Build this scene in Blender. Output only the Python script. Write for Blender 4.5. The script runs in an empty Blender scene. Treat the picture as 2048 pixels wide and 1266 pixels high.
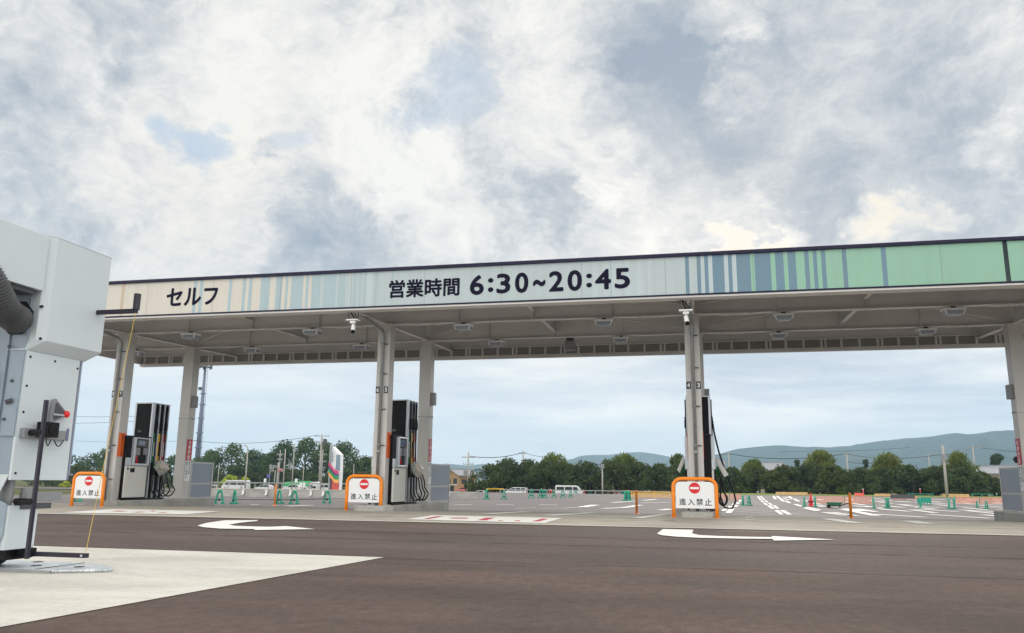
import bpy, bmesh, math, random
import numpy as np
from mathutils import Vector, Matrix
random.seed(7)
SC = bpy.context.scene
COL = SC.collection
R = math.radians

# ------------------------------------------------------------------ camera
FPX, PITCH, ROLL, YAW, EYE = 1623.15, 0.199541, 0.0104421, 0.2235109, 0.85   # focal length in pixels of a 2048 px wide picture
_cy, _sy = math.cos(YAW), math.sin(YAW)
_f0, _r0, _up = Vector((-_sy, _cy, 0)), Vector((_cy, _sy, 0)), Vector((0, 0, 1))
FW = _f0 * math.cos(PITCH) + _up * math.sin(PITCH)
_u0 = -_f0 * math.sin(PITCH) + _up * math.cos(PITCH)
RT = _r0 * math.cos(ROLL) + _u0 * math.sin(ROLL)
UP = -_r0 * math.sin(ROLL) + _u0 * math.cos(ROLL)
cam_data = bpy.data.cameras.new('camera')
cam = bpy.data.objects.new('camera', cam_data)
COL.objects.link(cam)
cam_data.sensor_fit = 'HORIZONTAL'
cam_data.sensor_width = 36.0
cam_data.lens = FPX / 2048 * 36.0
cam_data.clip_start = 0.05
cam_data.clip_end = 30000
cam.matrix_world = Matrix(((RT.x, UP.x, -FW.x, 0), (RT.y, UP.y, -FW.y, 0), (RT.z, UP.z, -FW.z, EYE), (0, 0, 0, 1)))
SC.camera = cam

def ray(x, y):
    return FW + RT * ((x - 1024) / FPX) + UP * ((633 - y) / FPX)

def sm(v): v = max(0.0, min(1.0, v)); return v * v * (3 - 2 * v)
def gz(Y, X=None):               # the ground: flat at the station, falling gently across the car park; the road at the far left lies lower
    if Y < 21.5: return 0.0
    if Y < 36: return -0.029 * (Y - 21.5)
    z = -0.4205
    if X is not None and Y > 62: z -= max(0.85 * sm((-X / Y - 0.36) / 0.06) * sm((Y - 62) / 30), 0.65 * sm((-X / Y - 0.06) / 0.05) * sm((Y - 88) / 12))
    return z

def G(x, y, dz=0.0):             # the ground point seen at a place in the photograph
    d = ray(x, y)
    lo, hi = 0.5, 400.0
    for _ in range(60):
        m = (lo + hi) / 2
        if EYE + d.z / d.y * m > gz(m, d.x / d.y * m) + dz: lo = m
        else: hi = m
    return Vector((d.x / d.y * lo, lo, gz(lo, d.x / d.y * lo) + dz))

def onY(x, y, Y):
    d = ray(x, y); t = Y / d.y
    return Vector((d.x * t, Y, EYE + d.z * t))

def onX(x, y, X):
    d = ray(x, y); t = X / d.x
    return Vector((X, d.y * t, EYE + d.z * t))

# ------------------------------------------------------------------ sky, sun, exposure
SUN = ray(1500, 470).normalized()
SUN_EL = math.asin(SUN.z)
SUN_AZ = math.atan2(SUN.x, SUN.y)          # clockwise from +Y
SC.view_settings.view_transform = 'Standard'
SC.view_settings.look = 'None'
SC.view_settings.gamma = 1.0
SC.view_settings.exposure = 0.0
SC.view_settings.use_curve_mapping = False
SC.cycles.denoising_prefilter = 'NONE'

sun_data = bpy.data.lights.new('sun', 'SUN')
sun_data.energy = 0.9
sun_data.angle = R(16)
sun_data.color = (1.0, 0.93, 0.82)
sun_ob = bpy.data.objects.new('sun', sun_data)
COL.objects.link(sun_ob)
sun_ob.rotation_euler = (-SUN).to_track_quat('-Z', 'Y').to_euler()
sun_ob.location = (0, 0, 60)

def srgb(r, g, b):
    def c(v):
        v /= 255.0
        return v / 12.92 if v <= 0.04045 else ((v + 0.055) / 1.055) ** 2.4
    return (c(r), c(g), c(b))

class NT:
    """small helper round a node tree"""
    def __init__(s, nt):
        s.nt = nt
    def n(s, t, **kw):
        nd = s.nt.nodes.new(t)
        for k, v in kw.items(): setattr(nd, k, v)
        return nd
    def l(s, a, b): s.nt.links.new(a, b)
    def put(s, sock, v):
        if hasattr(v, 'links'): s.l(v, sock)
        elif isinstance(v, (tuple, list, Vector)) and sock.type == 'RGBA': sock.default_value = (v[0], v[1], v[2], 1)
        else: sock.default_value = v
    def math(s, op, a, b=0.0, c=0.0, clamp=False):
        m = s.n('ShaderNodeMath', operation=op); m.use_clamp = clamp
        s.put(m.inputs[0], a); s.put(m.inputs[1], b); s.put(m.inputs[2], c)
        return m.outputs[0]
    def vm(s, op, a, b=(0, 0, 0), scale=None):
        m = s.n('ShaderNodeVectorMath', operation=op)
        s.put(m.inputs[0], a); s.put(m.inputs[1], b)
        if scale is not None: s.put(m.inputs['Scale'], scale)
        return m.outputs['Value'] if op in ('DOT_PRODUCT', 'LENGTH') else m.outputs['Vector']
    def mix(s, f, a, b, blend='MIX'):
        m = s.n('ShaderNodeMix', data_type='RGBA', blend_type=blend)
        s.put(m.inputs['Factor'], f); s.put(m.inputs['A'], a); s.put(m.inputs['B'], b)
        return m.outputs['Result']
    def noise(s, vec, scale, detail=4, rough=0.5, dist=0.0):
        m = s.n('ShaderNodeTexNoise')
        s.put(m.inputs['Vector'], vec); s.put(m.inputs['Scale'], scale); s.put(m.inputs['Detail'], detail)
        s.put(m.inputs['Roughness'], rough); s.put(m.inputs['Distortion'], dist)
        return m.outputs
    def rng(s, v, a, b, c=0.0, d=1.0, smooth=True):
        m = s.n('ShaderNodeMapRange', interpolation_type='SMOOTHSTEP' if smooth else 'LINEAR')
        s.put(m.inputs['Value'], v)
        for k, q in zip(('From Min', 'From Max', 'To Min', 'To Max'), (a, b, c, d)): s.put(m.inputs[k], q)
        return m.outputs['Result']
    def ramp(s, v, stops, interp='LINEAR'):
        m = s.n('ShaderNodeValToRGB')
        e = m.color_ramp.elements
        while len(e) < len(stops): e.new(0.5)
        for q, (p, c) in zip(e, stops): q.position = p; q.color = (c[0], c[1], c[2], 1)
        m.color_ramp.interpolation = interp
        s.put(m.inputs['Fac'], v)
        return m.outputs['Color']

def make_world():
    w = bpy.data.worlds.new('World'); SC.world = w; w.use_nodes = True
    t = NT(w.node_tree); w.node_tree.nodes.clear()
    D = t.vm('NORMALIZE', t.n('ShaderNodeTexCoord').outputs['Generated'])
    sp = t.n('ShaderNodeSeparateXYZ'); t.l(D, sp.inputs[0])
    z = sp.outputs['Z']
    sky = t.n('ShaderNodeTexSky', sky_type='NISHITA', sun_disc=False)
    sky.sun_elevation = SUN_EL; sky.sun_rotation = SUN_AZ
    sky.air_density = 1.0; sky.dust_density = 1.5
    # the cloud sheet, in directions seen from the ground
    P = t.vm('MULTIPLY', D, (2.3, 2.3, 3.3))
    warp = t.vm('SUBTRACT', t.noise(P, 1.6, 5, 0.55)[1], (0.5, 0.5, 0.5))
    Pw = t.vm('ADD', P, t.vm('SCALE', warp, scale=0.45))
    n1 = t.noise(Pw, 1.5, 12, 0.52)[0]
    q2 = t.vm('ADD', Pw, (7.3, 2.1, 4.0))
    n2 = t.noise(q2, 3.4, 13, 0.60, 0.12)[0]
    tow = t.vm('SCALE', t.vm('SUBTRACT', tuple(SUN + Vector((0, 0, .25))), D), scale=0.045)          # a step towards the light
    relief = t.math('SUBTRACT', n2, t.noise(t.vm('ADD', q2, tow), 3.4, 13, 0.60, 0.12)[0])
    bil = t.math('ABSOLUTE', t.math('SUBTRACT', t.noise(t.vm('ADD', Pw, (1.3, 8.1, 2.0)), 6.0, 10, 0.60)[0], 0.5))      # puffy edges
    bil = t.math('SUBTRACT', 0.13, bil)
    fine = t.noise(t.vm('ADD', Pw, (4.0, 1.0, 9.0)), 19.0, 9, 0.64)[0]
    # a ragged version of the direction, so the brighter and darker regions below get cloud edges
    rag = t.vm('SUBTRACT', t.noise(P, 3.2, 13, 0.66)[1], (0.5, 0.5, 0.5))
    Dr = t.vm('NORMALIZE', t.vm('ADD', D, t.vm('SCALE', rag, scale=0.20)))
    def region(x, y, rpx, soft=0.75):
        d = ray(x, y).normalized()
        c = t.vm('DOT_PRODUCT', Dr, tuple(d))
        a1 = math.cos(math.atan(rpx / FPX)); a0 = math.cos(math.atan(rpx * (1 - soft) / FPX))
        return t.rng(c, a1, a0)
    reg = 0.0
    for x, y, r_, a in REGIONS:
        reg = t.math('MULTIPLY_ADD', region(x, y, r_), a, reg)
    v = t.math('MULTIPLY_ADD', t.math('SUBTRACT', n1, 0.5), 0.95, 0.505)
    v = t.math('MULTIPLY_ADD', t.math('SUBTRACT', n2, 0.5), 0.85, v)
    v = t.math('MULTIPLY_ADD', bil, 0.7, v)
    v = t.math('MULTIPLY_ADD', t.math('SUBTRACT', fine, 0.5), 0.28, v)
    v = t.math('MULTIPLY_ADD', relief, 0.65, v)
    v = t.math('MULTIPLY_ADD', reg, 0.95, v)
    cl = t.ramp(v, [(0.10, srgb(156, 169, 185)), (0.32, srgb(186, 193, 201)), (0.50, srgb(213, 216, 218)),
                    (0.66, srgb(237, 236, 233)), (0.86, srgb(255, 253, 246))])
    # warm glow round the veiled sun, and a second warm break
    for x, y, r_, a, c in ((1488, 492, 70, 0.75, srgb(255, 240, 220)), (1760, 444, 75, 0.35, srgb(253, 236, 208)), (1830, 437, 70, 0.3, srgb(253, 236, 208)), (700, 260, 420, 0.22, srgb(255, 252, 244)),
                           (450, 440, 330, 0.30, srgb(255, 244, 230))):
        cl = t.mix(t.math('MULTIPLY', t.math('MULTIPLY', region(x, y, r_, 0.95), t.rng(v, 0.42, 0.8)), a), cl, c)
    # breaks where the blue shows through
    hole = t.math('MAXIMUM', region(380, 272, 74, 0.97), t.math('MULTIPLY', region(590, 278, 46, 0.8), 0.5))
    hole = t.math('MAXIMUM', hole, t.math('MULTIPLY', region(915, 190, 100, 0.9), 0.6))
    blue = t.mix(0.75, t.vm('SCALE', sky.outputs['Color'], scale=0.1), srgb(184, 210, 238))
    cl = t.mix(t.math('MULTIPLY', hole, 0.7), cl, blue)
    # towards the horizon: an even, bluish veil with faint flat bands
    azx = sp.outputs['X']
    Pb = t.vm('MULTIPLY', D, (2.2, 2.2, 15.0))
    b1 = t.noise(t.vm('ADD', Pb, t.vm('SCALE', warp, scale=0.5)), 1.3, 7, 0.55)[0]
    veil = t.ramp(b1, [(0.34, srgb(168, 186, 205)), (0.46, srgb(203, 212, 221)), (0.58, srgb(230, 232, 233)), (0.70, srgb(255, 250, 243))])
    low = t.mix(t.rng(z, 0.0, 0.10, 0.0, 1.0), srgb(208, 220, 226), veil)
    leftness = t.rng(azx, -0.62, -0.15, 1.0, 0.0)
    low = t.mix(t.math('MULTIPLY', leftness, 0.55), low, srgb(229, 233, 236))
    low = t.vm('SCALE', low, scale=t.rng(z, 0.2, 0.0, 1.06, LOW_GAIN))
    cl = t.mix(t.rng(z, 0.14, 0.26, 1.0, 0.0), cl, low)
    # below the horizon (seen by nothing but bounced light)
    cl = t.mix(t.rng(z, -0.05, -0.03, 1.0, 0.0), cl, srgb(120, 118, 112))
    # unseen sky overhead and behind the camera, brightened as added fill light
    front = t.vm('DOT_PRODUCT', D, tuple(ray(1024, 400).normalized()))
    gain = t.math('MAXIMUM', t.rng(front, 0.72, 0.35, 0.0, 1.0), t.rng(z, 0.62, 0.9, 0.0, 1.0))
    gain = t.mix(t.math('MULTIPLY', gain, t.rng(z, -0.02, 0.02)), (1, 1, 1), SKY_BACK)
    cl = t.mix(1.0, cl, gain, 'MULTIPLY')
    cl = t.mix(0.04, t.vm('SCALE', cl, scale=10.0), sky.outputs['Color'])
    bg = t.n('ShaderNodeBackground'); t.l(cl, bg.inputs['Color']); bg.inputs['Strength'].default_value = 0.1
    out = t.n('ShaderNodeOutputWorld'); t.l(bg.outputs[0], out.inputs['Surface'])
    w.cycles.sampling_method = 'AUTOMATIC'
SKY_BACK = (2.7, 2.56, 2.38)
LOW_GAIN = 1.42
# x, y, radius (where in the sky, as seen in the photograph) and how much lighter or darker the layer is there
REGIONS = [(640, 220, 330, 0.21), (790, 310, 150, 0.20), (330, 400, 240, 0.17), (560, 420, 200, 0.12), (1440, 60, 100, 0.36), (1480, 130, 80, 0.22),
           (1400, 190, 230, -0.34), (1330, 225, 150, -0.12), (910, 170, 110, -0.20), (1095, 390, 85, -0.26), (1180, 390, 60, 0.28), (640, 480, 160, -0.22),
           (150, 380, 150, -0.10), (80, 520, 200, -0.08), (300, 130, 130, -0.12), (60, 60, 180, -0.12), (240, 40, 150, -0.06), (1400, 450, 130, -0.20), (1000, 330, 100, -0.08), (1300, 285, 130, 0.22), (1800, 330, 240, -0.14), (1960, 100, 200, -0.12),
           (1640, 400, 130, -0.22), (1760, 444, 60, 0.26), (1830, 438, 60, 0.22), (1700, 320, 300, -0.10), (1488, 495, 65, 0.60), (1560, 470, 50, 0.2), (1900, 60, 120, 0.08), (1050, 60, 220, 0.06), (880, 470, 120, 0.18), (530, 300, 45, -0.3), (1640, 150, 140, 0.05), (2010, 270, 60, 0.22)]
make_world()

# ------------------------------------------------------------------ mesh helpers
class MB:
    """collects boxes, tubes and polygons (world coordinates) and links them as ONE mesh object"""
    def __init__(s): s.v = []; s.f = []; s.m = []; s.cm = 0
    def mat(s, i): s.cm = i; return s
    def add(s, vs, fs):
        o = len(s.v); s.v += [tuple(v) for v in vs]
        for f in fs: s.f.append(tuple(i + o for i in f)); s.m.append(s.cm)
        return s
    def poly(s, pts): return s.add(pts, [tuple(range(len(pts)))])
    def box(s, x0, x1, y0, y1, z0, z1, M=None):
        vs = [Vector((x, y, z)) for z in (z0, z1) for y in (y0, y1) for x in (x0, x1)]
        if M is not None: vs = [M @ v for v in vs]
        return s.add(vs, [(0, 2, 3, 1), (4, 5, 7, 6), (0, 1, 5, 4), (2, 6, 7, 3), (0, 4, 6, 2), (1, 3, 7, 5)])
    def prism(s, pts, d, cap=True):
        """polygon pts swept along vector d"""
        d = Vector(d); n = len(pts); a = [Vector(p) for p in pts]; b = [p + d for p in a]
        fs = [(i, (i + 1) % n, n + (i + 1) % n, n + i) for i in range(n)]
        if cap: fs += [tuple(range(n - 1, -1, -1)), tuple(range(n, 2 * n))]
        return s.add(a + b, fs)
    def tube(s, pts, r, n=10, cap=True, closed=False):
        pts = [Vector(p) for p in pts]; k = len(pts)
        rs = r if isinstance(r, (list, tuple)) else [r] * k
        vs = []; prev = None
        for i, p in enumerate(pts):
            d = (pts[min(i + 1, k - 1)] - pts[max(i - 1, 0)])
            if d.length < 1e-9: d = Vector((0, 0, 1))
            d.normalize()
            if prev is None:
                a = Vector((0, 0, 1)) if abs(d.z) < 0.9 else Vector((1, 0, 0))
                u = d.cross(a).normalized()
            else:
                u = prev - d * prev.dot(d)
                u = u.normalized() if u.length > 1e-6 else d.orthogonal().normalized()
            prev = u; w = d.cross(u)
            for j in range(n):
                an = 2 * math.pi * j / n
                vs.append(p + (u * math.cos(an) + w * math.sin(an)) * rs[i])
        fs = []
        for i in range(k - 1):
            for j in range(n):
                fs.append((i * n + j, i * n + (j + 1) % n, (i + 1) * n + (j + 1) % n, (i + 1) * n + j))
        if cap: fs += [tuple(range(n - 1, -1, -1)), tuple(range((k - 1) * n, k * n))]
        return s.add(vs, fs)
    def ball(s, c, r, n=12, sc=(1, 1, 1)):
        c = Vector(c); vs = []; h = n // 2
        for i in range(1, h):
            th = math.pi * i / h
            for j in range(n):
                ph = 2 * math.pi * j / n
                vs.append(c + Vector((math.sin(th) * math.cos(ph) * sc[0], math.sin(th) * math.sin(ph) * sc[1], math.cos(th) * sc[2])) * r)
        top = len(vs); vs.append(c + Vector((0, 0, r * sc[2]))); vs.append(c - Vector((0, 0, r * sc[2])))
        fs = [((i) * n + j, (i + 1) * n + j, (i + 1) * n + (j + 1) % n, i * n + (j + 1) % n) for i in range(h - 2) for j in range(n)]
        fs += [(top, j, (j + 1) % n) for j in range(n)] + [(top + 1, (h - 2) * n + (j + 1) % n, (h - 2) * n + j) for j in range(n)]
        return s.add(vs, fs)
    def disc(s, c, ax, ay, n=28):
        c, ax, ay = Vector(c), Vector(ax), Vector(ay)
        return s.poly([c + ax * math.cos(2 * math.pi * i / n) + ay * math.sin(2 * math.pi * i / n) for i in range(n)])
    def text(s, body, o, ax, ay, box=None, bold=0.0, size=1.0):
        """lettering laid flat: o = lower left corner, ax / ay = unit directions; box = (width, height) to fill"""
        vs, fs = glyphs(body, bold)
        xs = [v[0] for v in vs]; ys = [v[1] for v in vs]
        x0, x1, y0, y1 = min(xs), max(xs), min(ys), max(ys)
        if box: sx, sy = box[0] / (x1 - x0), box[1] / (y1 - y0)
        else: sx = sy = size
        o, ax, ay = Vector(o), Vector(ax), Vector(ay)
        return s.add([o + ax * ((v[0] - x0) * sx) + ay * ((v[1] - y0) * sy) for v in vs], fs)
    def build(s, name, mats, parent=None, root=None, smooth=False, bev=0.0, seg=2):
        me = bpy.data.meshes.new(name)
        o = bpy.data.objects.new(name, me)
        off = Vector((0, 0, 0))
        q = parent
        while q is not None: off += q.location; q = q.parent
        if root is not None: off = off + Vector(root); o.location = root
        me.from_pydata([tuple(Vector(v) - off) for v in s.v], [], s.f)
        if not isinstance(mats, (list, tuple)): mats = [mats]
        for m in mats: me.materials.append(m)
        me.polygons.foreach_set('material_index', s.m)
        if smooth: me.polygons.foreach_set('use_smooth', [True] * len(s.f))
        me.update()
        COL.objects.link(o)
        if parent is not None: o.parent = parent
        if bev:
            b = o.modifiers.new('bevel', 'BEVEL'); b.width = bev; b.segments = seg; b.limit_method = 'ANGLE'; b.angle_limit = R(40)
        return o

_gl = {}
def glyphs(body, bold):
    k = (body, bold)
    if k not in _gl:
        cu = bpy.data.curves.new('lettering', 'FONT'); cu.body = body; cu.size = 1.0; cu.offset = bold; cu.resolution_u = 4
        cu.dimensions = '2D'; cu.fill_mode = 'FRONT'
        ob = bpy.data.objects.new('lettering', cu); COL.objects.link(ob)
        bpy.context.view_layer.update()
        ev = ob.evaluated_get(bpy.context.evaluated_depsgraph_get()); me = ev.to_mesh()
        _gl[k] = ([tuple(v.co) for v in me.vertices], [tuple(p.vertices) for p in me.polygons])
        ev.to_mesh_clear(); bpy.data.objects.remove(ob); bpy.data.curves.remove(cu)
    return _gl[k]

def thing(name, loc, label, cat, group=None, rz=0.0):
    o = bpy.data.objects.new(name, None); COL.objects.link(o)
    o.empty_display_size = 0.2
    o.location = loc; o.rotation_euler = (0, 0, rz)
    return tag(o, label, cat, group)

def tag(o, label, cat, group=None, kind=None):
    o['label'] = label; o['category'] = cat
    if group: o['group'] = group
    if kind: o['kind'] = kind
    return o

def struct(o, label=None, kind='structure', cat=None):
    o['kind'] = kind
    if label: o['label'] = label
    if cat: o['category'] = cat
    return o

KIDS = {}
def kids(o): return [c for c in COL.objects if c.parent == o]
def dup(o, loc, label, group=None, rz=None, scale=None):
    """a copy of a thing with copies of its parts and sub-parts"""
    key = o.name
    if key not in KIDS: KIDS[key] = [(c, [(d, []) for d in kids(c)]) for c in kids(o)]
    r = o.copy(); COL.objects.link(r); r.location = loc
    if rz is not None: r.rotation_euler = (0, 0, rz)
    if scale is not None: r.scale = scale if isinstance(scale, (tuple, list)) else (scale,) * 3
    r['label'] = label
    if group: r['group'] = group
    for c, sub in KIDS[key]:
        cc = c.copy(); COL.objects.link(cc); cc.parent = r
        for d, _ in sub:
            dd = d.copy(); COL.objects.link(dd); dd.parent = cc
    return r

# ------------------------------------------------------------------ materials
def mat(name, col, rough=0.6, metal=0.0, var=0.0, vscale=3.0, bump=0.0, bscale=40.0, spec=0.5, streak=None, coat=0.0, col2=None, trans=0.0, alpha=1.0, rvar=0.0):
    m = bpy.data.materials.new(name); m.use_nodes = True
    t = NT(m.node_tree); b = m.node_tree.nodes['Principled BSDF']
    co = t.n('ShaderNodeTexCoord').outputs['Object']
    if streak: co = t.vm('MULTIPLY', co, streak)
    base = col
    if var or col2:
        n = t.noise(co, vscale, 5, 0.6)[0]
        lo = tuple(c * (1 - var) for c in col); hi = col2 or tuple(min(1, c * (1 + var)) for c in col)
        base = t.ramp(n, [(0.3, lo), (0.7, hi)])
        if rvar: t.l(t.rng(t.noise(co, vscale * 2.3, 4, 0.6)[0], 0.3, 0.7, rough - rvar, rough + rvar), b.inputs['Roughness'])
    t.put(b.inputs['Base Color'], base)
    if not (rvar and (var or col2)): b.inputs['Roughness'].default_value = rough
    b.inputs['Metallic'].default_value = metal
    b.inputs['Specular IOR Level'].default_value = spec
    b.inputs['Coat Weight'].default_value = coat
    b.inputs['Alpha'].default_value = alpha
    b.inputs['Transmission Weight'].default_value = trans
    if bump:
        bp = t.n('ShaderNodeBump'); bp.inputs['Strength'].default_value = bump; bp.inputs['Distance'].default_value = 0.02
        t.l(t.noise(co, bscale, 4, 0.65)[0], bp.inputs['Height']); t.l(bp.outputs[0], b.inputs['Normal'])
    return m

def asphalt_mat(name, c_lo, c_hi, grain=1.0, bands=0.35):
    m = bpy.data.materials.new(name); m.use_nodes = True
    t = NT(m.node_tree); b = m.node_tree.nodes['Principled BSDF']
    co = t.n('ShaderNodeTexCoord').outputs['Object']
    big = t.noise(t.vm('MULTIPLY', co, (0.16, 0.9, 1)), 1.0, 6, 0.6)[0]          # streaks left by the paver, along the lane
    blot = t.noise(t.vm('MULTIPLY', co, (0.5, 0.8, 1)), 0.7, 5, 0.55, 0.4)[0]
    fine = t.noise(co, 70, 4, 0.8)[0]
    mid = t.noise(t.vm('MULTIPLY', co, (1, 0.55, 1)), 11, 8, 0.84)[0]            # aggregate showing through the binder
    patch = t.noise(t.vm('MULTIPLY', co, (0.45, 1.1, 1)), 2.2, 7, 0.74)[0]
    base = t.mix(t.rng(t.math('ADD', t.math('MULTIPLY', big, bands), t.math('MULTIPLY', blot, 1 - bands)), 0.36, 0.64), c_lo, c_hi)
    g = t.math('MULTIPLY_ADD', t.math('SUBTRACT', fine, 0.5), 1.3 * grain, t.math('MULTIPLY_ADD', t.math('SUBTRACT', mid, 0.5), 1.9 * grain, t.math('MULTIPLY_ADD', t.math('SUBTRACT', patch, 0.5), 0.45, 1.0)))
    vor = t.n('ShaderNodeTexVoronoi'); t.l(co, vor.inputs['Vector']); vor.inputs['Scale'].default_value = 38
    stone = t.rng(vor.outputs['Distance'], 0.0, 0.25, 1.35, 1.0)
    g = t.math('MULTIPLY', g, stone)
    g2 = t.n('ShaderNodeCombineXYZ')
    for i in range(3): t.l(g, g2.inputs[i])
    base = t.mix(1.0, base, g2.outputs[0], 'MULTIPLY')
    t.l(base, b.inputs['Base Color'])
    t.l(t.rng(blot, 0.35, 0.7, 0.72, 0.88), b.inputs['Roughness'])
    b.inputs['Specular IOR Level'].default_value = 0.3
    bp = t.n('ShaderNodeBump'); bp.inputs['Strength'].default_value = 0.55 * grain; bp.inputs['Distance'].default_value = 0.012
    t.l(t.math('ADD', fine, t.math('MULTIPLY', mid, 0.7)), bp.inputs['Height']); t.l(bp.outputs[0], b.inputs['Normal'])
    return m

def concrete_mat(name, c_lo, c_hi, stretch=(0.5, 0.9, 1), joint=None):
    m = bpy.data.materials.new(name); m.use_nodes = True
    t = NT(m.node_tree); b = m.node_tree.nodes['Principled BSDF']
    co = t.n('ShaderNodeTexCoord').outputs['Object']
    s1 = t.noise(t.vm('MULTIPLY', co, stretch), 1.3, 7, 0.62, 0.3)[0]
    s2 = t.noise(co, 14, 5, 0.7)[0]
    s3 = t.noise(t.vm('MULTIPLY', co, (0.6, 9, 1)), 2.0, 4, 0.6)[0]             # broom marks
    v = t.math('ADD', t.math('MULTIPLY', s1, 0.58), t.math('ADD', t.math('MULTIPLY', s2, 0.32), t.math('MULTIPLY', s3, 0.10)))
    t.l(t.mix(t.rng(v, 0.36, 0.62), c_lo, c_hi), b.inputs['Base Color'])
    b.inputs['Roughness'].default_value = 0.8
    b.inputs['Specular IOR Level'].default_value = 0.3
    bp = t.n('ShaderNodeBump'); bp.inputs['Strength'].default_value = 0.2; bp.inputs['Distance'].default_value = 0.01
    t.l(t.noise(co, 60, 3, 0.7)[0], bp.inputs['Height']); t.l(bp.outputs[0], b.inputs['Normal'])
    return m

def leaf_mat(name, lo, hi, warm):
    m = bpy.data.materials.new(name); m.use_nodes = True
    t = NT(m.node_tree); b = m.node_tree.nodes['Principled BSDF']
    co = t.n('ShaderNodeTexCoord').outputs['Object']
    oi = t.n('ShaderNodeObjectInfo')
    n = t.noise(co, 0.9, 3, 0.6)[0]
    f = t.noise(co, 7.0, 2, 0.6)[0]
    c = t.mix(t.rng(n, 0.35, 0.65), lo, hi)
    c = t.mix(t.math('MULTIPLY', t.rng(f, 0.5, 0.75), 0.6), c, warm)
    c = t.mix(t.math('MULTIPLY', oi.outputs['Random'], 0.55), c, t.vm('MULTIPLY', c, (1.6, 1.2, 0.7)))
    t.l(c, b.inputs['Base Color'])
    b.inputs['Roughness'].default_value = 0.6
    b.inputs['Specular IOR Level'].default_value = 0.25
    tr = t.n('ShaderNodeBsdfTranslucent'); t.l(t.vm('MULTIPLY', c, (1.5, 1.5, 0.7)), tr.inputs['Color'])
    mx = t.n('ShaderNodeMixShader'); mx.inputs[0].default_value = 0.35
    t.l(b.outputs[0], mx.inputs[1]); t.l(tr.outputs[0], mx.inputs[2])
    t.l(mx.outputs[0], m.node_tree.nodes['Material Output'].inputs['Surface'])
    return m

def paint_mat(name, col, under):
    m = bpy.data.materials.new(name); m.use_nodes = True
    t = NT(m.node_tree); b = m.node_tree.nodes['Principled BSDF']
    co = t.n('ShaderNodeTexCoord').outputs['Object']
    a = t.noise(t.vm('MULTIPLY', co, (0.6, 1.6, 1)), 3.2, 8, 0.72)[0]; f = t.noise(co, 30, 4, 0.7)[0]
    c = t.mix(t.rng(a, 0.35, 0.65), tuple(x * .86 for x in col), col)
    c = t.mix(t.math('MULTIPLY', t.rng(t.math('ADD', t.math('MULTIPLY', a, 0.55), t.math('MULTIPLY', f, 0.45)), 0.57, 0.68), 0.7), c, under)
    t.l(c, b.inputs['Base Color']); b.inputs['Roughness'].default_value = .7; b.inputs['Specular IOR Level'].default_value = .25
    return m

M = dict(
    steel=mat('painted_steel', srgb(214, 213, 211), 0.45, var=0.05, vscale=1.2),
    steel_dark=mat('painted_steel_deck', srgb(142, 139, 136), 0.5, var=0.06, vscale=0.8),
    column=mat('column_paint', srgb(196, 194, 191), 0.45, var=0.04, vscale=1.5),
    galv=mat('galvanised_steel', srgb(150, 152, 154), 0.4, 0.6, var=0.12, vscale=6),
    navy=mat('navy_trim', srgb(34, 32, 58), 0.45, spec=0.2),
    ink=mat('navy_ink', srgb(24, 22, 44), 0.6, spec=0.08),
    black=mat('black_plastic', (0.008, 0.008, 0.010), 0.5, spec=0.2),
    blackgloss=mat('black_gloss_panel', (0.006, 0.006, 0.007), 0.5, var=0.1, spec=0.16),
    rubber=mat('black_rubber', (0.010, 0.010, 0.011), 0.55, spec=0.25),
    white=mat('white_enamel', srgb(232, 234, 236), 0.35, var=0.02),
    offwhite=mat('pump_panel_white', srgb(212, 212, 206), 0.4, var=0.03),
    silver=mat('silver_trim', srgb(186, 190, 196), 0.32, 0.45, var=0.04),
    grey=mat('grey_plastic', srgb(128, 130, 134), 0.5, var=0.05),
    dgrey=mat('dark_grey_plastic', srgb(70, 72, 76), 0.5, var=0.08),
    orange=mat('orange_powder_coat', srgb(244, 138, 14), 0.38, var=0.04, vscale=2),
    orange_st=mat('orange_sticker', srgb(240, 106, 28), 0.5),
    red=mat('sign_red', srgb(214, 22, 28), 0.4),
    red_st=mat('red_sticker', srgb(196, 28, 48), 0.5),
    yellow=mat('yellow_strip', srgb(244, 190, 20), 0.5),
    green=mat('green_strip', srgb(20, 118, 72), 0.5),
    paint=paint_mat('road_paint_white', srgb(226, 226, 222), srgb(120, 112, 108)),
    paint_red=paint_mat('road_paint_red', srgb(188, 62, 78), srgb(200, 150, 150)),
    teal=mat('teal_plastic', srgb(14, 142, 118), 0.45, var=0.08),
    pink=mat('pinkish_red_plastic', srgb(232, 96, 88), 0.5, var=0.08),
    conc=concrete_mat('grey_concrete', srgb(150, 149, 145), srgb(178, 177, 172)),
    screen=mat('frosted_screen', srgb(140, 150, 164), 0.3, var=0.04),
    alu=mat('aluminium', srgb(190, 190, 190), 0.4, 0.3, var=0.05),
    glassdark=mat('dark_glass', (0.02, 0.025, 0.03), 0.08),
    pole=mat('pole_concrete', srgb(158, 156, 150), 0.8, var=0.1, vscale=4),
    bark=mat('bark', (0.06, 0.045, 0.035), 0.9, var=0.3, vscale=8),
    carwhite=mat('car_paint_white', srgb(206, 208, 210), 0.25, coat=0.5),
)

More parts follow.
